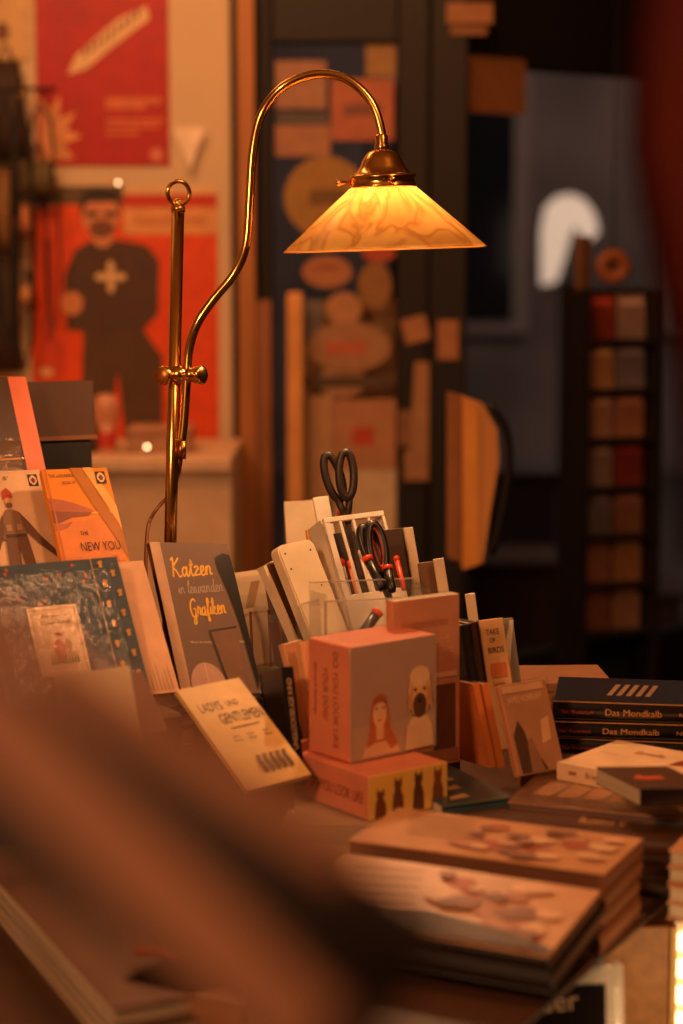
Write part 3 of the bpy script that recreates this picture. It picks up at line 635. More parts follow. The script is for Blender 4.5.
# cat cover
CATM = mat('taupe_gloss_cover', (132, 110, 98), .22, scale=5, var=.1, coat=.8)
w_, h_ = .1050, .2000
kb = book('glossy taupe paperback titled in yellow script, right of the lamp post', pose((-.1845, 2.2538, .9475), 34.7, 35.6, -6.9, .005), w_, h_, .009, CATM, spine_mat=rgb((24, 16, 13), .3), hard=False)
f = Face(kb, w_, h_, .009); YEL = rgb((244, 186, 62))
f.rect('painted_glare', 0, 0, .13, 1, rgb((212, 172, 140), .25, .8))  # gloss glare along the left painted into the cover colour
script(f, 'title_script', 'Katzen', .19, .765, .53, YEL, .0022, .05, 1.45)
script(f, 'title_script', 'in leiwanden', .23, .650, .58, rgb((172, 150, 136)), .0013, .05, 1.6)
script(f, 'title_script', 'Grafiken', .32, .50, .46, YEL, .0020, .06, 1.8)
f.text('subtitle', 'Wenn ich ständig nur eine halbe Stubenkatze', .24, .325, .70, .016, rgb((226, 200, 170)), 1)
f.ell('pale_dome', .36, .05, .22, .15, rgb((190, 150, 130)), 24, 0, 180); f.rect('dome_line', .355, .05, .362, .2, rgb((230, 190, 130)))
f.rect('red_line', .12, .028, .55, .05, rgb((96, 40, 30)))
f.poly('painted_reflection', [(.50, .41), (.86, .44), (.86, .02), (.60, .02)], rgb((120, 84, 60))); f.poly('reflection_outline', [(.50, .41), (.86, .44), (.86, .425), (.525, .397), (.625, .02), (.60, .02)], rgb((44, 28, 20)))  # darker reflection painted on the cover, with its outline
f.poly('black_tail', [(.79, .90), (.90, .93), (.99, .915), (1.0, .80), (1.0, .10), (.96, .02), (.94, .20), (.91, .48), (.85, .70), (.80, .82)], rgb((16, 10, 9), .35))
# its stand
es = thing('acrylic_easel', 'clear acrylic easel holding up the taupe paperback', 'stand', pose((-.1845, 2.2538, .9475), 34.7, 35.6, -6.9, .01))
box('back_plate', (.01, 0, -.016), (.095, .14, -.0125), ACRYL, es); box('ledge', (.01, -.004, -.016), (.095, 0, .006), ACRYL, es)
eb = thing('book', 'plain brown book lying flat under the acrylic easel', 'book', pose((-.20, 2.245, .928), 34.7, 90))
del eb['label']; bpy.data.objects.remove(eb)
for k in range(8):
    M_ = pose((-.198, 2.243, .818+k*.0162), 33+((k*37) % 5)-2, 90)
    book('plain brown book, %s in the pile under the taupe paperback' % ['lowest', 'second from bottom', 'third from bottom', 'fourth from bottom', 'fifth from bottom', 'third from top', 'second from top', 'topmost'][k], M_, .095, .07, .016, rgb([(110, 76, 50), (86, 56, 40), (130, 92, 62)][k % 3]), spine='bottom', group='books piled under the taupe paperback')
# Ladys und Gentlemen
w_, h_ = .0846, .150
lg = book('cream yellow paperback titled Ladys und Gentlemen leaning far back', pose((-.1084, 2.0269, .9091), 38.0, 55.7, 2.4, .022), w_, h_, .006, rgb((228, 188, 120), .5), hard=False)
f = Face(lg, w_, h_, .012)
f.text('title', 'LADYS', .12, .74, .34, .085, DK); f.text('title', 'UND', .54, .755, .18, .055, DK); f.text('title', 'GENTLEMEN', .30, .60, .66, .10, DK)
f.rect('rule', .36, .545, .80, .555, DK)
for x in (.30, .52, .76): f.text('author', 'Anna', x, .46, .10, .025, DK); f.text('author', 'Meier', x, .42, .12, .025, DK)
f.polys('ink_figures', [[(.40+.1*i, .10), (.47+.1*i, .12), (.45+.1*i, .24), (.49+.1*i, .26), (.42+.1*i, .27), (.39+.1*i, .2)] for i in range(5)], rgb((90, 60, 40)))
sup = thing('sloping_rest', 'small sloping wooden rest under the cream yellow paperback', 'stand', pose((-.1084, 2.0269, .9091), 38.0, 90))
prism('wedge', [(-.0, ZT-.9091), (.10, ZT-.9091), (.10, .05), (.085, .048), (.01, -.006), (-.0, -.02)], -.075, -.012, RW, sup, Matrix(((0, 0, -1, 0), (1, 0, 0, 0), (0, 1, 0, 0), (0, 0, 0, 1))))
book('brown clothbound book with rounded pale spine left of the cream yellow paperback', pose(at(130, 735, 2.05), 32, 50, 0), .045, .08, .02, rgb((120, 78, 50)), spine='right', spine_mat=rgb((206, 150, 90)))
# unglueckselige Kind
bs = book('black paperback standing, white spine lettering, left of the box game', pose((-.0547, 2.1072, .9064), 18.7, 17.5, .8, .03), .0135, .1285, .085, rgb((18, 13, 12), .35), hard=False)
f = Face(bs, .0135, .1285, .085); f.text('spine_title', 'UNGLÜCKSELIGE KIND', .72, .30, .60, .42, rgb((216, 180, 140)), 90)

# ================================================================== BOX GAMES
SAL = mat('salmon_card', (222, 132, 98), .5, scale=20, var=.05)
M_ = pose((.0101, 2.0661, .9106), 38, 0, .4); w_, h_, t_ = .119, .1245, .074
dg = thing('box_game', 'salmon box game standing upright with woman and dog photos', 'box', M_)
box('carton', (0, 0, -t_), (w_, h_, -.0015), SAL, dg, .001); box('front_panel', (0, 0, -.0015), (w_, h_, 0), mat('blue_grey_print', (186, 156, 138), .3, scale=6), dg, .0004); shell(dg, w_, h_, t_)
f = Face(dg, w_, h_, t_)
f.rect('lower_haze', .02, .02, .98, .3, rgb((190, 160, 130))); 
f.poly('woman_shoulders', [(.12, .02), (.17, .13), (.26, .18), (.42, .18), (.52, .11), (.57, .02)], rgb((236, 186, 140)))
f.poly('woman_hair', [(.17, .10), (.21, .26), (.22, .42), (.25, .52), (.32, .57), (.39, .54), (.43, .42), (.45, .26), (.54, .10), (.46, .06), (.40, .14), (.27, .14)], rgb((196, 112, 62)))
f.rect('woman_neck', .285, .16, .37, .30, rgb((238, 182, 140)))
f.ell('woman_face', .325, .39, .078, .125, rgb((244, 190, 150))); f.polys('woman_eyes', [[(.27, .43), (.30, .43), (.30, .445), (.27, .445)], [(.35, .43), (.38, .43), (.38, .445), (.35, .445)]], DK); f.rect('woman_mouth', .30, .325, .35, .337, rgb((190, 80, 60)))
f.poly('hair_fringe', [(.25, .46), (.27, .53), (.33, .55), (.39, .52), (.405, .45), (.36, .49), (.31, .49)], rgb((180, 96, 50)))
f.poly('dog_body', [(.62, .02), (.64, .22), (.70, .30), (.88, .30), (.94, .2), (.96, .02)], rgb((236, 196, 150)))
f.ell('dog_head', .79, .52, .135, .22, rgb((232, 182, 128))); f.ell('dog_crest', .79, .66, .12, .09, rgb((240, 200, 150))); f.ell('dog_muzzle', .79, .40, .08, .11, rgb((92, 60, 44))); f.ell('dog_nose', .79, .44, .025, .025, rgb((30, 18, 14)))
f.polys('dog_eyes', [[(.72, .53), (.75, .53), (.75, .555), (.72, .555)], [(.83, .53), (.86, .53), (.86, .555), (.83, .555)]], rgb((36, 22, 16)))
for E_ in ([(.66, .50), (.64, .36), (.70, .40), (.70, .58)], [(.92, .50), (.94, .36), (.88, .40), (.88, .58)]): f.poly('dog_ear', E_, rgb((206, 150, 100)))
f = Face(dg, w_, h_, t_, 'left')
RB = rgb((120, 40, 26)); f.text('title', 'DO YOU LOOK LIKE', .60, .93, .84, .12, RB, -90); f.text('title', 'YOUR DOG?', .36, .78, .46, .12, RB, -90); f.text('subtitle', 'Gerrard Gethings', .15, .80, .46, .07, RB, -90)
M_ = pose((.0328-.004, 2.0210-.004, .862), 36, 0, .3); w_, h_, t_ = .104, .047, .175
d2 = thing('box_game', 'salmon box game lying flat with cats on its yellow end', 'box', M_)
box('carton', (0, 0, -t_), (w_, h_, -.0015), SAL, d2, .001); box('front_panel', (0, 0, -.0015), (w_, h_, 0), mat('yellow_print', (240, 190, 92), .35, scale=6), d2, .0004); shell(d2, w_, h_, t_)
f = Face(d2, w_, h_, t_)
for i, (x, hgt) in enumerate([(.14, .7), (.36, .9), (.62, .95), (.87, .95)]):
    s = .055
    f.poly('cat_silhouette', [(x-s*1.3, .02), (x-s*1.1, hgt*.5), (x-s*.7, hgt*.68), (x-s*.9, hgt*.8), (x-s*.7, hgt), (x-s*.2, hgt*.88), (x+s*.3, hgt*.88), (x+s*.8, hgt), (x+s*.9, hgt*.78), (x+s*.6, hgt*.66), (x+s*1.2, hgt*.45), (x+s*1.3, .02)], rgb([(120, 60, 30), (110, 62, 36), (92, 54, 34), (130, 72, 42)][i]))
f = Face(d2, w_, h_, t_, 'left'); f.text('title', 'DO YOU LOOK LIKE', .40, .34, .54, .26, RB)
# flat grey books carrying them
for k in range(3):
    M_ = pose((-.062+k*.006, 2.015-k*.003, .861-k*.0205), -6+k*3, 90)
    book(['grey beige paperback lying directly under the flat box game', 'pale paperback second under the flat box game', 'brown paperback lowest under the flat box game'][k], M_, .185, .13, .020, rgb([(176, 150, 122), (206, 170, 126), (120, 84, 60)][k]), spine='bottom', hard=False)

# ================================================================== MIDDLE: device, boards, acrylic box, organizer
def rounded(w, h, r, n=5):
    P = []
    for cx, cy, a0 in ((w-r, r, -90), (w-r, h-r, 0), (r, h-r, 90), (r, r, 180)):
        for i in range(n+1): a = math.radians(a0+90*i/n); P.append((cx+r*math.cos(a), cy+r*math.sin(a)))
    return P
dv = thing('cream_case', 'cream rounded plastic case with small holes leaning in acrylic tray', 'case', pose((-.0364, 2.3600, .9882), 42, 27.8, 4.0, .07))
IVO = mat('ivory_plastic', (240, 220, 184), .35)
prism('shell', rounded(.060, .19, .010), -.014, 0, IVO, dv); prism('face_plate', [(x+.002, y+.002) for x, y in rounded(.056, .186, .009)], 0, .0015, IVO, dv)
for x, y in ((.009, .178), (.009, .158), (.050, .176), (.046, .130)): prism('hole', [(x+.0014*math.cos(i), y+.0014*math.sin(i)) for i in range(6)], .0014, .0018, BLACKP, dv)
def board(label, TLd, yaw, lean, w, h, t, m, roll=0, nm='board', cat='board', edge=None, drop=0):
    zb = .908 if nm == 'board' and TLd.x < -.045 else (.9275 if TLd.x < .17 and TLd.y < 2.46 else ZT); h = (TLd.z-zb+.0)/math.cos(math.radians(lean))/math.cos(math.radians(roll)); M = pose(TLd, yaw, lean, roll); M = M @ Matrix.Translation((0, -h, 0)); o = thing(nm, label, cat, M)
    box('panel', (0, 0, -t), (w, h, 0), m, o, min(.001, t*.2))
    if edge: box('edge_strip', (-.001, 0, -t-.001), (.006, h, .001), edge, o)
    return o
DBR = mat('dark_brown_board', (98, 66, 40), .6)
board('brown board with cream edge leaning left of the cream case', at(263, 566, 2.42), 60, 25, .04, .19, .008, DBR, 4, edge=CARD)
board('second brown board close behind the cream case', at(270, 562, 2.46), 60, 25, .03, .18, .006, mat('mid_brown_board', (140, 98, 60), .6), 4, edge=CARD)
PEA = rgb((236, 176, 120), .45)
pw = book('peach wrapped book with glinting film top behind the upright box game', pose(at(300, 642, 2.22), 26, 14, 4) @ Matrix.Translation((0, -.14, 0)), .066, .14, .016, PEA, wrap=True, hard=False)
board('pale peach board leaning left of the glinting peach book', at(283, 644, 2.24), 40, 18, .028, .145, .010, rgb((214, 160, 116)), 5)
# folded beige card left
fc = thing('folded_card', 'beige folded card behind the acrylic tray left of the boards', 'card', pose(at(236, 640, 2.52), 25, 12, 4))
box('front_flap', (0, 0, -.001), (.05, .078, 0), CARD, fc); box('back_flap', (.004, .004, -.02), (.056, .084, -.019), CARD, fc); prism('shadow_print', [(.018, .035), (.03, .035), (.044, .07), (.032, .07)], 0, .0004, rgb((190, 150, 112)), fc)
fc2 = thing('folded_card', 'lower beige card in the acrylic tray beside the taupe book', 'card', pose(at(240, 668, 2.43), 25, 12, 4))
box('front_flap', (0, 0, -.001), (.046, .068, 0), CARD, fc2); box('curled_top', (.012, .064, -.006), (.046, .070, .001), CARD, fc2)
# acrylic tray with rods
tr = thing('acrylic_tray', 'clear acrylic tray with upright dividers behind the taupe book', 'tray', pose(at(243, 700, 2.41), 25, 6, 0))
box('front_wall', (0, 0, -.003), (.085, .10, 0), ACRYL, tr); box('back_wall', (0, 0, -.075), (.085, .12, -.072), ACRYL, tr); box('side_wall', (0, 0, -.072), (.003, .10, -.003), ACRYL, tr); box('side_wall', (.082, 0, -.072), (.085, .10, -.003), ACRYL, tr); box('bottom', (0, -.003, -.075), (.085, 0, 0), ACRYL, tr)
bcd = thing('card', 'rust brown card standing in the acrylic tray', 'card', tr.matrix_world @ Matrix.Translation((.006, .001, -.05))); box('sheet', (0, 0, -.002), (.07, .085, 0), rgb((206, 130, 84)), bcd); box('fold', (0, 0, -.005), (.07, .085, -.003), rgb((206, 130, 84)), bcd)
for x in (.018, .042): box('rod', (x, .0, -.012), (x+.0022, .105, -.009), mat('smoke_acrylic_edge', (120, 60, 30), .3), tr)
mg = thing('small_tin', 'small grey green tin inside the acrylic tray', 'tin', pose(at(258, 690, 2.425), 25, 0))
prism('tin_body', rounded(.028, .024, .007), -.02, 0, mat('grey_green_tin', (120, 118, 92), .4), mg); prism('tin_lid', [(x-.001, y+.019) for x, y in rounded(.030, .007, .003)], -.021, .001, mat('pale_tin_lid', (158, 150, 120), .4), mg)
fill = thing('wooden_block', 'dark wooden block under the acrylic tray', 'block', pose(at(244, 708, 2.41), 25, 90))
a_ = at(236, 708, 2.40).z; box('body', (0, 0, ZT-a_), (.08, .09, -.004), RW, fill, .002); box('felt_top', (.002, .002, -.004), (.078, .088, -.001), mat('black_felt', (24, 18, 15), .9), fill)

# big acrylic box
PA = at(326, 650, 2.30)
ab = thing('acrylic_box', 'clear open acrylic box standing behind the upright box game', 'box', pose((PA.x, PA.y, .93), 20, 3, -1))
hgt = (at(326, 588, 2.30).z-.93); WB = .132; DB = .06
ACE = film('acrylic_edge', (.85, .8, .75), 2.5, 0, .35, (.8, .7, .6))
box('front_wall', (0, 0, -.003), (WB, hgt-.016, 0), ACRYL, ab); box('back_wall', (0, 0, -DB), (WB, hgt, -DB+.003), ACRYL, ab)
box('side_wall', (0, 0, -DB+.003), (.003, hgt-.008, -.003), ACRYL, ab); box('side_wall', (WB-.003, 0, -DB+.003), (WB, hgt-.008, -.003), ACRYL, ab); box('bottom', (0, -.003, -DB), (WB, 0, 0), ACRYL, ab)
for nm_, lo, hi in (('front_rim', (0, hgt-.016, -.003), (WB, hgt-.0145, .0003)), ('back_rim', (0, hgt, -DB), (WB, hgt+.0015, -DB+.003)), ('corner_edge', (-.0008, 0, -.003), (.001, hgt-.016, .001)), ('corner_edge', (WB-.001, 0, -.003), (WB+.0008, hgt-.016, .001))):
    box(nm_, lo, hi, ACE, ab)
wl_ = ab.matrix_world.inverted() @ pose((PA.x, PA.y, .93), 62, 3, 0) @ Matrix.Translation((-.055, 0, 0))
box('wing_panel', (0, 0, -.003), (.052, hgt-.012, 0), ACRYL, ab, 0, wl_); box('wing_edge', (0, hgt-.012, -.003), (.052, hgt-.0105, 0), ACE, ab, 0, wl_)
bk = thing('wooden_block', 'dark wooden block under the clear acrylic box', 'block', pose((PA.x-.01, PA.y-.012, .926), 20, 90))
box('body', (-.035, 0, ZT-.926), (.18, .17, -.004), RW, bk, .002); box('felt_top', (-.033, .002, -.004), (.178, .168, -.0005), MATS['black_felt'], bk)
ORP = mat('orange_plastic', (240, 74, 24), .35)
def pen(p0, p1, label, r=.0052, cap=ORP, body=BLACKP, nm='marker', cat='pen'):
    A, B = Vector(p0), Vector(p1); d = (B-A); o = thing(nm, label, cat, Matrix.Translation(A) @ d.to_track_quat('Z', 'Y').to_matrix().to_4x4()); L = d.length
    bm = bmesh.new(); add_lathe(bm, [(0, 0), (r*.8, 0), (r, .004), (r, L*.86), (0, L*.86)], 14); bm_obj('barrel', bm, body, o, None, True)
    bm = bmesh.new(); add_lathe(bm, [(0, L*.85), (r*1.12, L*.85), (r*1.15, L*.97), (r*.7, L), (0, L)], 14); bm_obj('cap', bm, cap, o, None, True)
pen(at(357, 642, 2.325), at(379, 610, 2.335), 'thick black marker with orange end inside the acrylic box', .0062)
# organizer
OM = pose((.0029, 2.4166, 1.0349), 30, 26.6, 2.6, .075); OW, OH = .0884, .172
og = thing('pen_organizer', 'white slotted pen organizer leaning behind the acrylic box', 'organizer', OM)
box('top_rail', (0, OH-.007, -.006), (OW, OH, 0), WHITEP, og, .001); box('bottom_rail', (0, 0, -.006), (OW, .07, 0), WHITEP, og, .001); box('back_board', (0, 0, -.045), (OW, OH-.01, -.042), mat('dark_slot_liner', (50, 34, 28), .7), og)
for i, x in enumerate([0, .021, .040, .0625, OW-.0045]):
    box('slat', (x, .06, -.003), (x+(.008 if i == 0 else .0042), OH-.005, -.0005), WHITEP, og, .0005)
box('side_wall', (0, 0, -.045), (.003, OH, -.008), WHITEP, og); box('side_wall', (OW-.003, 0, -.045), (OW, OH, -.008), WHITEP, og)
def onO(x, y, z): return OM @ Vector((x, y, z))
pen(onO(.016, .05, -.02), onO(.018, .122, -.018), 'orange capped pen in the left organizer slot', .0042, ORP, WHITEP)
pen(onO(.031, .05, -.02), onO(.031, .118, -.018), 'orange capped pen in the second organizer slot', .0042, ORP, rgb((200, 120, 80)))
pen(onO(.052, .05, -.02), onO(.051, .13, -.018), 'pale pen with white cap in the middle organizer slot', .0042, WHITEP, WHITEP)
pen(onO(.073, .05, -.02), onO(.074, .15, -.018), 'dark pen in the fourth organizer slot', .0042, BLACKP, rgb((60, 40, 32)))
pen(onO(.062, .15, -.055), onO(.058, .196, -.052), 'marker with orange cap peeping over the organizer', .0042)
def scissors(label, M, S, c, ring=None, nm='scissors', gap=.0068, fat=.0046):
    o = thing(nm, label, 'scissors', M)
    for k, s in enumerate((-1, 1)):
        cx = s*gap*S; pts = [(cx+.0085*S*math.cos(a)+s*.003*S*math.sin(a), .042*S+.026*S*math.sin(a)-.0, s*.004) for a in [i*2*math.pi/22 for i in range(22)]]
        tube('handle_loop', pts, .0046*S if s < 0 else fat*S, c, o, 10, True)
        if ring: tube('orange_inlay', [(cx+(x-cx)*.60, .042*S+(y-.042*S)*.80, z+.0022) for x, y, z in pts], .0013*S, ring, o, 6, True)
        tube('shank', [(cx, .018*S, s*.0015), (cx*.5, .004*S, s*.0015), (0, -.012*S, s*.001)], [.0042*S, .004*S, .0032*S], c, o, 10)
        prism('blade', [(-.004*S*s, -.008*S), (.004*S*s, -.01*S), (s*.001*S, -.085*S), (-s*.002*S, -.07*S)] if s > 0 else [(-.004*S, -.01*S), (.004*S, -.008*S), (.002*S, -.07*S), (-.001*S, -.085*S)], s*.0006-.0005, s*.0006+.0005, mat('blade_steel', (200, 195, 190), .25, 1), o)
    bm = bmesh.new(); add_lathe(bm, [(0, -.003), (.0026*S, -.003), (.0026*S, .003), (0, .003)], 12); bm_obj('pivot', bm, BRASS, o)
GRP = mat('dark_grey_grip', (52, 40, 34), .45)
scissors('pair of black handled scissors standing handles up in organizer', pose(at(346, 513, 2.50), 12, 12, 7), 1.12, GRP)
scissors('black and orange pliers shaped scissors hanging on organizer front', pose(at(386, 588, 2.405), 24, 26, 6), 1.18, BLACKP, rgb((170, 50, 24)), gap=.0012)
pen(at(383, 590, 2.385), at(366, 556, 2.40), 'short marker with orange tip left of the orange ringed scissors', .0058)
pen(at(392, 592, 2.38), at(387, 566, 2.395), 'marker with round orange tip below the orange ringed scissors', .006)
pen(at(404, 590, 2.40), at(396, 556, 2.42), 'slim orange pen right of the orange ringed scissors', .0032, ORP, ORP)
# pale cards behind
board('blurred pale card left behind the organizer', at(284, 502, 2.75), 10, 8, .060, .20, .004, CARD, 2, 'card', 'card')
board('narrow pale card between left card and organizer', at(313, 498, 2.62), 20, 12, .022, .2, .004, WHITEP, 6, 'card', 'card')
board('small yellow card peeping behind the cream case', at(306, 530, 2.55), 20, 12, .02, .12, .004, rgb((236, 160, 40)), 4, 'card', 'card')
board('smoky clear panel right of the organizer', at(384, 530, 2.50), 15, 14, .030, .2, .003, mat('smoky_panel', (84, 66, 56), .3), 5, 'panel', 'panel')
board('pale strip board right of the smoky panel', at(404, 528, 2.50), 15, 14, .012, .2, .006, CARD, 6, 'board', 'board')
board('grey brown card behind the salmon paperback', at(418, 563, 2.47), 15, 12, .026, .18, .004, rgb((120, 88, 66)), 5, 'card', 'card')
board('pale strip board above the salmon paperback', at(434, 559, 2.46), 15, 12, .013, .2, .006, CARD, 6, 'board', 'board')
board('small pale strip board above the cream lettered book', at(466, 594, 2.44), 15, 10, .012, .17, .006, CARD, 5, 'board', 'board')
board('rust brown board low right behind the salmon paperback', at(404, 600, 2.44), 15, 12, .05, .14, .006, rgb((170, 100, 60)), 2, 'board', 'board')

# salmon paperback
w_, h_ = .0866, .1781
sp = book('dusty salmon paperback in film standing behind the box game', pose((.0590, 2.1655, .8891), 30.5, -.5, 1.0, .015), w_, h_+.015, .016, rgb((206, 142, 108), .4), wrap=True, hard=False)
f = Face(sp, w_, h_, .016); PALE = rgb((232, 184, 146))
f.text('title', 'Himmelslichter', .12, .90, .72, .06, rgb((184, 120, 90))); f.ell('dark_stone', .33, .78, .15, .09, rgb((140, 92, 72))); f.text('author', 'Good', .52, .79, .30, .05, PALE); f.text('author', 'Espera', .60, .72, .30, .045, PALE)
f.rect('pale_band', .10, .565, .95, .60, PALE); f.rect('brown_block', .60, .10, .93, .52, rgb((104, 62, 42))); f.rect('lower_tint', .02, .02, .98, .10, rgb((160, 104, 78)))

# ================================================================== RIGHT BOOKS
def standing(label, px0, px1, pyt, zb, yaw, lean, dep, c, roll=0, fw=.12, cover=None, hard=True, tall=None, wrap=False, spt=None):
    """spine facing the camera: px0..px1 is the spine on the image at height pyt, standing on z=zb at distance dep"""
    A = at(px0, pyt, dep); B = at(px1, pyt, dep); t = max(.004, (B-A).length/math.cos(math.radians(yaw)))
    n0 = math.cos(math.radians(lean)); h = (A.z-zb)/n0
    M = pose(A, yaw, lean, roll) @ Matrix.Translation((0, -h, 0))
    # build with the book's 'left' spine turned to the camera: local book x runs away from the viewer
    R = M @ Matrix.Translation((t, 0, 0)) @ Matrix.Rotation(math.radians(90), 4, 'Y')
    b = book(label, R, fw, h, t, cover or c, 'left', c, hard=hard, wrap=wrap)
    return b, fw, h, t
ZB = .872
b_, fw, h, t = standing('tall dark green hardback at left of the upright row', 460, 472, 626, ZB, 18, 6, 2.27, rgb((40, 38, 30)), 7)
f = Face(b_, fw, h, t, 'left'); f.rect('tan_spine_block', .05, .25, .95, .52, rgb((170, 96, 60))); f.rect('dark_label', .2, .04, .8, .2, rgb((24, 20, 18)))
b_, fw, h, t = standing('dark brown hardback with grey edge, second in upright row', 467, 479, 624, ZB, 18, 6, 2.30, rgb((84, 58, 42)), 7)
w_, h_ = .0322, .165
cl = book('cream lettered hardback with blue grey edge in the upright row', pose((.1740, 2.2813, .9259), 24.6, 15.2, 1.6, .055), w_, .153, .012, rgb((238, 188, 132)), spine_mat=rgb((120, 120, 110)))
f = Face(cl, w_, .153, .012); f.text('title', 'TAKE', .2, .88, .55, .045, DK); f.text('title', 'OF', .3, .82, .25, .035, DK); f.text('title', 'BIRDS', .2, .74, .65, .045, DK); f.rect('orange_block', .2, .55, .85, .66, rgb((230, 130, 80))); f.text('author', 'Smith', .2, .49, .5, .03, rgb((200, 110, 70)))
gw = book('grey and white shrink wrapped hardback at right end of upright row', pose(at(506, 690, 2.36), 24, 14, 1.5, .05), .022, .134, .014, rgb((150, 142, 128)), wrap=True)
f = Face(gw, .022, .134, .014); f.poly('white_diagonal', [(.0, .62), (.75, .98), (1, .98), (.3, .5)], rgb((235, 220, 200))); f.rect('orange_patch', .05, .42, .45, .66, rgb((230, 150, 90)))
ORE = mat('orange_edge_board', (214, 120, 54), .6)
for i, (x, y, lb) in enumerate([(473, 686, 'slim orange edged paperback leaning, leftmost of three'), (482, 686, 'slim orange edged paperback leaning, middle of three')]):
    Mx = pose(at(x+15, y+82, 2.24+i*.01), 62, 12, 0); k = thing('paperback', lb, 'book', Mx @ Matrix.Identity(4))
    k.matrix_world = pose(at(x, y, 2.24), 20, 7, 10) @ Matrix.Translation((0, -.095, 0))
    box('front_cover', (.0065, 0, -.11), (.0078, .097, 0), rgb((92, 60, 44)), k); box('page_block', (.0012, .001, -.109), (.0065, .096, -.001), PAGES, k); box('spine', (0, 0, -.001), (.0078, .097, .0004), ORE, k); box('back_cover', (0, 0, -.11), (.0012, .097, 0), ORE, k)
w_, h_ = .0590, .1020
nb = book('brown wrapped picture hardback with orange edge leaning at right', pose((.1933, 2.1445, .8832), 29.9, 20.6, 1.8, .008), w_+.004, h_, .010, rgb((176, 128, 92), .35), spine_mat=ORE, wrap=True)
f = Face(nb, w_, h_, .01); f.text('author', 'JAMES NORBURY', .10, .79, .80, .07, rgb((228, 184, 150)))
f.poly('dark_figure', [(.10, .02), (.08, .44), (.24, .60), (.34, .46), (.40, .22), (.60, .14), (.70, .02)], rgb((84, 56, 40))); f.poly('grey_figure', [(.32, .02), (.36, .34), (.46, .40), (.54, .24), (.62, .02)], rgb((150, 108, 80)))
f.poly('pale_patch', [(.68, .30), (.90, .34), (.94, .60), (.74, .56)], rgb((214, 166, 120))); f.rect('top_band', .03, .90, .97, .98, rgb((206, 160, 120)))
# tan box behind
M_ = pose(at(562, 692, 2.42), -4, 90)
tz = at(562, 684, 2.42).z
tx = thing('flat_carton', 'flat tan carton lying behind the black book stack', 'box', pose(Vector((at(522, 684, 2.42).x, 2.38, tz)), 3, 90))
box('body', (0, 0, ZT-tz), (.110, .10, -.006), mat('tan_carton', (176, 118, 70), .6), tx, .001); box('lid', (-.002, -.002, -.012), (.112, .102, 0), mat('tan_carton_lid', (150, 104, 72), .5), tx, .001)
# black book stack
BLK = mat('black_gloss_cover', (26, 22, 24), .25, coat=.5); GLD = rgb((206, 150, 84), .35)
zz = .872+.0645
for k in range(3):
    th = (.0235, .0205, .0205)[k]
    A = at_z(553, 700, .9365); M_ = pose((A.x+(.0, -.003, .001, .003)[k], A.y+(.0, -.003, .002, .0)[k], zz), -9+(0, 2, -1, 1)[k], 90)
    o = book('black gilt lettered hardback, %s of the black stack' % ('topmost', 'middle one', 'lowest')[k], M_, .20, .13, th-.0006, BLK, spine='bottom', group='black hardbacks in the right stack')
    f = Face(o, .20, .13, th, 'bottom'); f.text('spine_title', 'Das Mondkalb', .30, .32, .32, .34, GLD); f.text('spine_author', 'Mein Wunderbuch', .05, .36, .18, .2, rgb((170, 70, 50))); f.text('publisher', 'NOVA', .72, .36, .12, .22, GLD); f.rect('gilt_line', .0, .93, 1, .98, GLD)
    if k == 0:
        f = Face(o, .20, .13, th)
        f.polys('cover_lettering', [[(.30+.055*i, .25), (.33+.055*i, .25), (.38+.055*i, .72), (.35+.055*i, .72)] for i in range(5)], rgb((150, 116, 84)))
    zz -= th
# flat row under them
FZ = .872
def flatbook(label, pa, pb, z, depth, t, c, n=1, spine='bottom', wrap=False, w=None, hard=True, group=None, prints=None, sm=None):
    A = at_z(*pa, z); B = at_z(*pb, z); d = B-A; yaw = math.degrees(math.atan2(d.y, d.x)); W = w or d.length; out = None
    for k in range(n):
        lab = label if n == 1 else label+(', topmost of its pile', ', second in its pile', ', third in its pile', ', fourth in its pile', ', lowest of its pile')[k if k < n-1 else 4]
        jx, jy = (0, 0) if k == 0 else (random.uniform(-.002, .003), random.uniform(-.002, .003))
        o = book(lab, pose((A.x+jx, A.y+jy, z-k*t), yaw+(0 if k == 0 else random.uniform(-1.5, 1.5)), 90), W, depth, t-.0008, c, spine=spine, wrap=wrap and k == 0, hard=hard, group=group if n > 1 else None, spine_mat=sm)
        if k == 0: out = o; o['w'] = W
    del out['w']
    return out, Face(out, W, depth, t-.0008), Face(out, W, depth, t-.0008, 'bottom')
TEA2 = mat('petrol_cover', (52, 72, 74), .35, scale=12, var=.4, coat=.3)
o, f, g = flatbook('petrol blue book lying under the upright row', (444, 806), (506, 798), FZ, .17, .024, TEA2, n=3, group='petrol books', w=.085)
f.polys('pale_print', [[(.2+.2*i, .1+.2*i), (.5+.1*i, .12+.2*i), (.48+.1*i, .2+.2*i), (.25+.1*i, .16+.2*i)] for i in range(4)], rgb((180, 140, 96))); f.ell('white_spot', .3, .62, .1, .04, rgb((220, 170, 120)))
BRC = mat('brown_picture_cover', (112, 76, 52), .3, scale=9, var=.5, coat=.4)
o, f, g = flatbook('brown picture book lying flat under the white paperback', (508, 800), (690, 818), FZ, .15, .024, BRC, n=3, wrap=True, group='brown picture books', sm=rgb((40, 26, 20)))
g.rect('gilt_rule', 0, .86, 1, .95, rgb((190, 130, 80))); f.polys('pale_print', [[(.1+.14*i, .2), (.2+.14*i, .2), (.24+.14*i, .5), (.12+.14*i, .6)] for i in range(5)], rgb((160, 110, 74)))
g.polys('spine_dots', [[(.02+.02*i, .5), (.03+.02*i, .5), (.03+.02*i, .75), (.02+.02*i, .75)] for i in range(40)], rgb((150, 96, 56)))
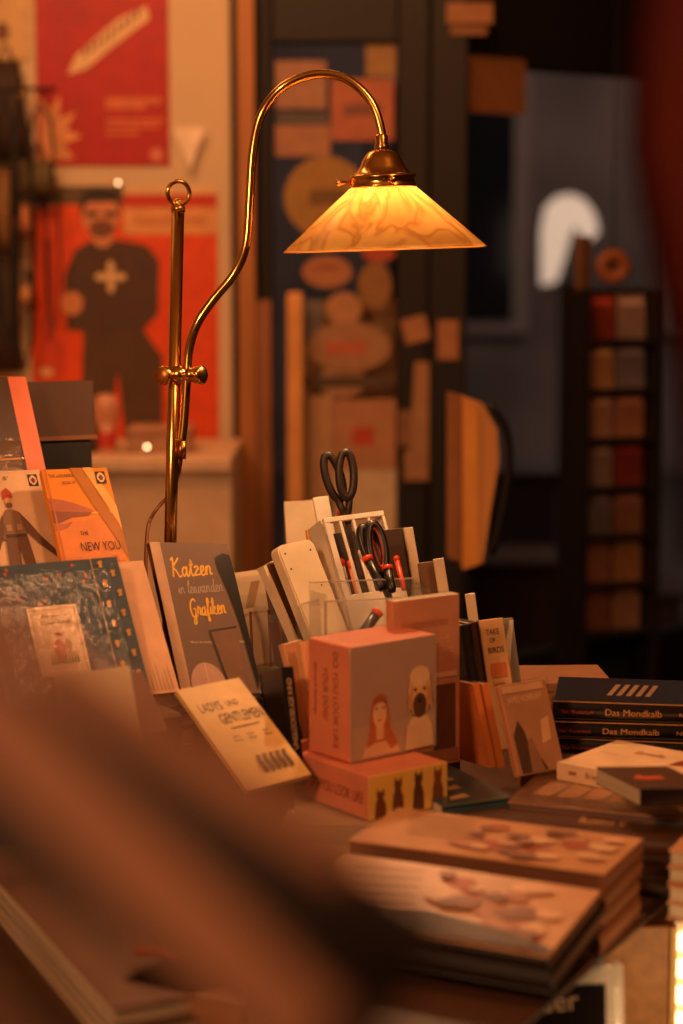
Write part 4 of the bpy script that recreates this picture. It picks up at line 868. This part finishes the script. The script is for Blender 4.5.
o, f, g = flatbook('dark brown book between the box games and tan stack', (452, 826), (690, 842), .862, .13, .0206, mat('umber_cover', (84, 54, 36), .35, scale=10, var=.4), n=3, group='dark brown books in the middle row')
f.text('title', 'Roma 8', .52, .3, .2, .2, rgb((206, 150, 90))); f.rect('pale_panel', .0, .62, .5, .96, rgb((120, 72, 46)))
# white paperback and small dark one
WPB = rgb((236, 200, 158), .55)
A = at_z(557, 762, .892); B = at_z(690, 787, .892); d = B-A; yw = math.degrees(math.atan2(d.y, d.x))
wp = book('cream paperback with red stamp lying before the black stack', pose(A, yw, 90), .155, .128, .0195, WPB, spine='bottom', hard=False)
f = Face(wp, .155, .128, .0195); f.poly('red_stamp', [(.66, .50), (.80, .56), (.84, .78), (.68, .72)], rgb((150, 50, 30))); f.text('title', 'Briefe', .30, .66, .24, .12, rgb((190, 130, 90))); f.text('subtitle', 'Gedichte', .10, .50, .14, .05, rgb((190, 130, 90)))
g = Face(wp, .155, .128, .0195, 'bottom'); g.rect('publisher_mark', .10, .4, .16, .62, rgb((170, 110, 70))); g.text('spine_title', 'Briefe', .24, .36, .12, .35, rgb((150, 90, 56)))
A = at_z(597, 770, .892+.0185); pz_ = .8925
M_ = pose(at_z(640, 789, pz_+.018), 2, 90)
sd = thing('paperback', 'small dark paperback with flame print on top of cream paperback', 'book', M_)
LFT = at_z(596, 767, pz_+.018)-at_z(640, 789, pz_+.018)
# front-left edge runs to LFT, right edge runs along +x
lx, ly = LFT.x, LFT.y
base = [(0, 0), (.075, .003), (.075+lx*1.0, ly+.003), (lx, ly)]
mm = sd.matrix_world.inverted().to_3x3()
def wv(x, y): v = mm @ Vector((x, y, 0)); return (v.x, v.y)
Pq = [wv(*b) for b in base]
prism('page_block', [(x*.985+.0005, y*.985+.0005) for x, y in Pq], -.0175, -.001, PAGES, sd); prism('back_cover', Pq, -.018, -.0172, BLK, sd)
prism('front_cover', Pq, -.001, 0, mat('dusky_cover', (92, 62, 42), .4), sd)
q0, q1 = wv(0, 0), wv(.075, .003); prism('spine', [(q0[0], q0[1]-.0012), (q1[0], q1[1]-.0012), q1, q0], -.018, 0, BLK, sd)
q0, q1 = Vector(Pq[0]), Vector(Pq[3]); nn = Vector((q1.y-q0.y, -(q1.x-q0.x))).normalized()*-.0002
cvx = [(Pq[0][i]*.5+Pq[2][i]*.5) for i in range(2)]
prism('flame_print', [(cvx[0]-.022, cvx[1]-.004), (cvx[0]-.006, cvx[1]-.008), (cvx[0]+.012, cvx[1]-.004), (cvx[0]+.006, cvx[1]+.004), (cvx[0]-.010, cvx[1]+.003), (cvx[0]-.016, cvx[1]+.009)], 0, .0004, rgb((214, 90, 44)), sd)

# ------------------------------------------------------------------ front stacks
TAN = mat('tan_art_cover', (206, 152, 108), .4, scale=16, var=.12, coat=.2)
def artcover(f, s=1):
    rnd = random.Random(int(s*7))
    for i in range(5): y = .82-.12*i; f.poly('grey_stroke', [(.08+.02*i, y), (.34+.02*i, y+.08), (.35+.02*i, y+.06), (.10+.02*i, y-.025)], rgb((160, 116, 84)))
    for c in ((176, 92, 66), (190, 130, 96), (222, 176, 134), (140, 90, 66)):
        for k in range(7):
            x, y = rnd.uniform(.42, .92), rnd.uniform(.08, .85); r = rnd.uniform(.03, .07); f.poly('colour_patch', [(x+r*math.cos(a)*rnd.uniform(.7, 1.3), y+1.4*r*math.sin(a)*rnd.uniform(.7, 1.2)) for a in [j*math.pi/4 for j in range(8)]], rgb(c))
yaw1 = -25
BRS = mat('brown_spine_cloth', (140, 88, 54), .6); BRP = mat('brown_page_edges', (120, 76, 48), .8); UNLIT = mat('unlit_front_board', (34, 21, 15), .5)  # near-black board puts the front pile's unlit side into its colour
def stack(label, fr, z, W, H, t, n, group, yaw, front=False, lean=90):
    u = Vector((math.cos(math.radians(yaw)), math.sin(math.radians(yaw)), 0)); A = Vector((fr[0], fr[1], z))-u*W
    for k in range(n):
        j = Vector((random.uniform(-.003, .003), random.uniform(-.003, .003), 0)) if k else Vector((0, 0, 0))
        o = book(label+', '+('topmost', 'second from top', 'third from top', 'lowest')[k if k < n-1 else 3], pose((A.x+j.x, A.y+j.y, z), yaw+(random.uniform(-1, 1) if k else 0), lean) @ Matrix.Translation((0, 0, -k*t)), W, H, t-.0009, TAN if k == 0 else (UNLIT if front else BRS), spine='bottom' if front else 'right', spine_mat=UNLIT if front else BRS, pages=BRP, back=UNLIT if front else BRS, group=group)
        if k == 0:
            fc_ = Face(o, W, H, t-.0009); artcover(fc_, n+W)
            if front: fc_.poly('painted_darkness', [(0, 0), (1, 0), (1, .06), (.8, .2), (.5, .3), (.35, .25), (0, .34)], rgb((76, 46, 30)))  # darkness at the front, running on from the near blur, painted on
    return o
P1 = at_z(605, 874, .878); stack('large tan art book in the back tan pile', (P1.x, P1.y), .878, .262, .125, .0195, 4, 'tan art books in the back pile', -25)
P2 = at_z(548, 957, .848); stack('large tan art book sloping down in front of the tan pile', (P2.x, P2.y), .848, .262, .135, .0185, 2, 'tan art books sloping in front', -27, True, 81.5)
P3 = at_z(668, 850, .872); 
for k in range(4):
    book('tan art book cut off by the right edge, %s' % ('topmost', 'second from top', 'third from top', 'lowest')[k], pose((P3.x, P3.y+.004*(k % 2), .872-k*.018), -25, 90), .20, .12, .0172, TAN, spine='right', spine_mat=rgb((150, 96, 62)), group='tan art books at the right edge')

# ------------------------------------------------------------------ dark pile lower left
DKC = [(96, 60, 38), (70, 44, 30), (120, 78, 48), (86, 54, 34)]
def dline(pa, pb, z): A = at_z(*pa, z); B = at_z(*pb, z); return A, B
A, B = dline((-30, 850), (112, 1010), .86)
d = B-A; yaw = math.degrees(math.atan2(d.y, d.x)); 
for k in range(4):
    book('dark book with pale page edge in lower left pile, %s' % ('topmost', 'second from top', 'third from top', 'lowest')[k], pose(A+Vector((k*.006, -k*.004, -.0152*k)), yaw, 90), d.length, .11, .0146, rgb(DKC[k]), spine='top', hard=True, group='dark books in the lower left pile')
items = [(20, 800, 120, 850, .868, .12, (120, 74, 44), 'worn brown book lying behind the lower left pile'), (90, 880, 170, 960, .862, .10, (110, 66, 40), 'brown book at an angle right of the lower left pile'),
         (-60, 780, 60, 830, .875, .10, (84, 52, 34), 'dark brown book at the left edge behind the pile'), (120, 980, 240, 1010, .86, .10, (150, 100, 60), 'light brown book at the bottom edge right of pile')]
for (xa_, ya_, xb_, yb_, z, dp, c, lb) in items:
    o, f, g = flatbook(lb, (xa_, ya_), (xb_, yb_), z, dp, z-ZT-.001 if z-ZT < .03 else .03, rgb(c), n=2 if z-ZT > .03 else 1, group=lb.split(' book')[0]+' books')
A, B = dline((150, 960), (330, 1000), .86)
rd = thing('red_ribbon', 'small red ribbon lying among the dark lower left books', 'ribbon', Matrix.Translation(at_z(158, 958, .868)))
tube('band', [(-.02, .01, 0), (0, 0, .003), (.012, -.006, 0), (.02, .006, .002)], .004, rgb((170, 50, 24)), rd, 8, sm=4)

# ------------------------------------------------------------------ very near blurred things
NB = mat('near_book_cover', (164, 112, 82), .65)
def near(label, TL, TR, BR, BL, d, t, m, nm='book'):
    pts = [at(*p, dd) for p, dd in zip((BL, BR, TR, TL), d)]
    u = (pts[1]-pts[0]).normalized(); v = pts[3]-pts[0]; v = (v-u*v.dot(u)); h = v.length; v.normalize(); n = u.cross(v)
    M = Matrix(((u.x, v.x, n.x, pts[0].x), (u.y, v.y, n.y, pts[0].y), (u.z, v.z, n.z, pts[0].z), (0, 0, 0, 1)))
    return book(label, M, (pts[1]-pts[0]).length, h, t, m, spine='bottom', hard=True)
near('brown book blurred close to the lens, lower of the two pale ones', (-78, 600), (342, 1022), (288, 1076), (-132, 654), (.56, .52, .52, .56), .010, NB)
near('brown book blurred close to the lens, upper of the two pale ones', (-58, 572), (362, 848), (340, 882), (-80, 606), (.58, .55, .55, .58), .008, NB)
near('dark slab standing in for the shaded gap between two pale near books', (60, 672), (450, 945), (340, 1100), (-50, 827), (.66, .62, .62, .66), .010, mat('near_gap_shade', (46, 28, 16), .7))  # added slab: shade of the gap between the near books as dark colour
nr = thing('dark_holder', 'dark holder carrying the blurred books close to the lens', 'stand', Matrix.Translation((0, 0, 0)))
box('holder_block', (-.16, .42, 1.13), (.0, .62, 1.17), BLACKP, nr, .004); box('holder_post', (-.14, .50, .0), (-.08, .56, 1.13), BLACKP, nr, .004)
cu = thing('dark_red_cloth', 'dark red blurred cloth hanging down the top right corner', 'cloth', Matrix.Translation(at(700, 60, .95)))
bm = bmesh.new(); 
for i in range(9):
    for j in range(9): bm.verts.new((-.027+i*.02+.006*math.sin(j*1.1)-(.0 if j < 6 else .0)+max(0, (4-j))*.006, .004*math.sin(i*1.9+j*.3), .10-(8-j)*.05+.06))
bm.verts.ensure_lookup_table()
for i in range(8):
    for j in range(8): bm.faces.new([bm.verts[k] for k in (i*9+j, (i+1)*9+j, (i+1)*9+j+1, i*9+j+1)])
bmesh.ops.solidify(bm, geom=bm.faces[:], thickness=.003); bm_obj('fabric', bm, mat('dark_red_cloth', (120, 40, 20), .8), cu, None, True)
tube('hanging_string', [(.06, 0, .15), (.06, 0, 1.39)], .002, CORD, cu, 6)

# ================================================================== BRASS LAMP
base = at(166, 700, 2.50); top = at(178, 209, 2.50)
bot = at(170.5, 535, 2.50); dirv = (bot-top).normalized(); foot = top+dirv*((top.z-ZT-.012)/-dirv.z)
LM = Matrix.Translation((foot.x, foot.y, ZT)); li = LM.inverted()
lamp = thing('desk_lamp', 'brass desk lamp with curved arm and marbled amber glass shade', 'lamp', LM)
def L(x, y, d=2.50): return li @ at(x, y, d)
bm = bmesh.new(); add_lathe(bm, [(0, 0), (.06, 0), (.062, .004), (.058, .009), (.03, .014), (.012, .018), (0, .018)], 40); bm_obj('base', bm, BRASS, lamp, None, True)
tube('post', [Vector((0, 0, .012)), li @ top], .0080, BRASS, lamp, 24)
tq = (li @ top); up_ = (-dirv)
bm = bmesh.new(); TMx = Matrix.Translation(tq) @ up_.to_track_quat('Z', 'Y').to_matrix().to_4x4()
add_lathe(bm, [(0, -.004), (.0088, -.004), (.0092, 0), (.0086, .003), (.005, .005), (.0062, .008), (.0058, .011), (.003, .013), (0, .013)], 20, TMx); bm_obj('collar', bm, BRASS, lamp, None, True)
rc = L(178.5, 193); ex = Vector((math.cos(.35), math.sin(.35), 0)); ez = Vector((0, 0, 1))
tube('ring', [rc+ex*.0142*math.cos(a)+ez*.0145*math.sin(a) for a in [i*2*math.pi/32 for i in range(32)]], .0027, BRASS, lamp, 12, True)
arm = [(181.5, 442), (184, 420), (187, 375), (189, 350), (197, 324), (213, 300), (234, 274), (246, 245), (249.5, 200), (253, 150), (262, 113), (284, 86), (318, 74), (348, 80), (371, 102), (381, 130), (383, 152)]
ad = [2.495]*4+[2.49]*3+[2.485]*4+[2.475]*6
tube('arm', [L(x, y, d) for (x, y), d in zip(arm, ad)], .0056, BRASS, lamp, 16, sm=5)
tube('arm_end_socket', [L(181.5, 441, 2.495), L(181.2, 459, 2.495)], .0062, mat('aged_brass', (170, 110, 50), .35, 1), lamp, 14)
tube('cord', [L(181, 458, 2.495), L(179, 472, 2.51), L(172, 492, 2.525), L(160, 505, 2.52), L(151, 518, 2.50), L(147, 535, 2.47), L(146, 580, 2.45), L(150, 640, 2.47), L(158, 720, 2.5)], .0024, mat('brown_flex', (120, 66, 30), .6), lamp, 8, sm=4)
cc = L(177.5, 375)
kx = (L(200, 375, 2.49)-L(160, 375, 2.53)).normalized()
def disc(nm, c, ax, prof, m=BRASS, seg=26):
    bm = bmesh.new(); add_lathe(bm, prof, seg, Matrix.Translation(c) @ ax.to_track_quat('Z', 'Y').to_matrix().to_4x4()); return bm_obj(nm, bm, m, lamp, None, True)
def sph(r, n=9): return [(r*math.sin(math.pi*i/n), -r*math.cos(math.pi*i/n)) for i in range(n+1)]
disc('clamp_ball', L(178.5, 375, 2.497), kx, sph(.0125)); disc('clamp_ball', L(190.5, 375, 2.485), kx, sph(.0092))
tube('clamp_spindle', [L(164, 375.5, 2.515), L(200, 374.5, 2.48)], .0055, BRASS, lamp, 12)
kl = (L(150, 375, 2.45)-L(177, 375, 2.50)).normalized()
disc('clamp_knob', L(163.5, 375.5, 2.488), kl, [(0, -.010), (.007, -.009), (.0118, -.003), (.0122, .002), (.0112, .0042), (0, .0045)])
disc('knob_face', L(163.5, 375.5, 2.488)+kl*.0046, kl, [(0, 0), (.0108, 0), (.0108, .0006), (0, .0006)], mat('matte_brass', (226, 160, 84), .45, 1))
disc('clamp_knob', L(197, 375, 2.485), kx, [(0, -.004), (.007, -.004), (.0108, -.001), (.0108, .001), (.008, .002), (.008, .0035), (.0116, .005), (.0118, .008), (.009, .0105), (0, .0108)])
# gallery + shade
S0 = at(383, 188, 2.47); sc_ = 2.47/2000
SMx = li @ Matrix.Translation(S0) @ Matrix.Rotation(math.radians(-1.9), 4, 'Y')
def ldisc(nm, prof, m, seg=56, closed=False):
    bm = bmesh.new(); add_lathe(bm, prof, seg, closed=closed); return bm_obj(nm, bm, m, lamp, SMx, True)
k = sc_
ldisc('gallery', [(0, 39*k), (7*k, 39*k), (8*k, 37.5*k), (11.5*k, 37*k), (15*k, 34.5*k), (19.5*k, 28*k), (22.5*k, 21*k), (26*k, 16*k), (31*k, 13.2*k), (33.5*k, 12.5*k), (34*k, 10.5*k), (32.8*k, 9*k), (32.8*k, 4*k), (34.2*k, 2.5*k), (34*k, .3*k), (31*k, 0)], BRASS)
ldisc('arm_ferrule', [(0, 53*k), (5*k, 53*k), (6.5*k, 51*k), (6*k, 44*k), (7.5*k, 41*k), (7.5*k, 37*k), (0, 37*k)], BRASS, 24)
for a in (185, 285, 60):
    r = math.radians(a); ax = Vector((math.cos(r), math.sin(r), 0))
    bm = bmesh.new(); add_lathe(bm, [(0, 31*k), (1.8*k, 31*k), (1.8*k, 42*k), (3.4*k, 43*k), (3.4*k, 46*k), (2*k, 47*k), (0, 47*k)] if a == 185 else [(0, 32*k), (3.6*k, 32*k), (3.6*k, 36*k), (2.4*k, 37*k), (0, 37*k)], 14, Matrix.Translation((0, 0, 6.5*k)) @ ax.to_track_quat('Z', 'Y').to_matrix().to_4x4())
    bm_obj('gallery_screw', bm, BRASS, lamp, SMx, True)
def shade_mat():
    m = bpy.data.materials.new('marbled_amber_glass'); m.use_nodes = True; nt = m.node_tree; N = nt.nodes; Lk = nt.links; N.remove(N['Principled BSDF']); out = N['Material Output']
    tc = N.new('ShaderNodeTexCoord'); sp_ = N.new('ShaderNodeSeparateXYZ'); Lk.new(tc.outputs['Object'], sp_.inputs[0])
    ng = N.new('ShaderNodeMath'); ng.operation = 'MULTIPLY'; ng.inputs[1].default_value = -1; Lk.new(sp_.outputs[1], ng.inputs[0])
    an = N.new('ShaderNodeMath'); an.operation = 'ARCTAN2'; Lk.new(sp_.outputs[0], an.inputs[0]); Lk.new(ng.outputs[0], an.inputs[1])
    cb_ = N.new('ShaderNodeCombineXYZ'); Lk.new(an.outputs[0], cb_.inputs[0]); Lk.new(sp_.outputs[2], cb_.inputs[1])
    mp = N.new('ShaderNodeMapping'); mp.inputs['Scale'].default_value = (1.3, 11, 1); mp.inputs['Location'].default_value = (3.1, .4, 0); Lk.new(cb_.outputs[0], mp.inputs[0])
    nz = N.new('ShaderNodeTexNoise'); nz.inputs['Scale'].default_value = 1.6; nz.inputs['Detail'].default_value = 2; nz.inputs['Roughness'].default_value = .4; nz.inputs['Distortion'].default_value = 1.2; Lk.new(mp.outputs[0], nz.inputs[0])
    r = N.new('ShaderNodeValToRGB'); e = r.color_ramp.elements; e[0].position = .38; e[0].color = (.150, .076, .020, 1); e[1].position = .74; e[1].color = (.12, .055, .013, 1)
    x = e.new(.49); x.color = (.142, .069, .017, 1); x = e.new(.565); x.color = (.100, .041, .008, 1); x = e.new(.64); x.color = (.128, .059, .014, 1)
    Lk.new(nz.outputs[0], r.inputs[0])
    tl = N.new('ShaderNodeBsdfTranslucent'); df = N.new('ShaderNodeBsdfDiffuse'); gl = N.new('ShaderNodeBsdfGlossy'); gl.inputs['Roughness'].default_value = .2
    Lk.new(r.outputs[0], tl.inputs[0]); Lk.new(r.outputs[0], df.inputs[0])
    m1 = N.new('ShaderNodeMixShader'); m1.inputs[0].default_value = .45; Lk.new(tl.outputs[0], m1.inputs[1]); Lk.new(df.outputs[0], m1.inputs[2])
    m2 = N.new('ShaderNodeMixShader'); m2.inputs[0].default_value = .04; Lk.new(m1.outputs[0], m2.inputs[1]); Lk.new(gl.outputs[0], m2.inputs[2]); Lk.new(m2.outputs[0], out.inputs['Surface']); return m
PROF0 = 0
prof = [(31*k, 2*k), (33.5*k, 0), (66*k, -28.5*k), (98*k, -57*k), (101.5*k, -60.2*k), (101.3*k, -61*k)]
ldisc('shade', prof+[(31*k, 0)][:0], shade_mat(), 72) if False else None
bm = bmesh.new(); seg = 72; rings = []
for r_, z_ in prof: rings.append([bm.verts.new((r_*math.cos(2*math.pi*i/seg), r_*math.sin(2*math.pi*i/seg), z_)) for i in range(seg)])
for a_, b_ in zip(rings, rings[1:]):
    for i in range(seg): bm.faces.new((a_[i], a_[(i+1) % seg], b_[(i+1) % seg], b_[i]))
bm_obj('shade', bm, shade_mat(), lamp, SMx, True)
ldisc('shade_rim', [(100.6*k, -60.2*k), (101.9*k, -60.4*k), (101.9*k, -61.6*k), (100.6*k, -61.6*k)], mat('amber_rim', (230, 150, 70), .3), 72, True)
ldisc('bulb_socket', [(0, 2*k), (10*k, 2*k), (10*k, -8*k), (0, -8*k)], BRASS, 20)
BULB = mat('lamp_bulb_glow', (255, 220, 170), .5, emit=((1, .54, .25), 500))
ldisc('bulb', [(0, -8*k), (7*k, -10*k), (13*k, -20*k), (16*k, -30*k), (13*k, -40*k), (7*k, -45*k), (0, -46*k)], BULB, 20)
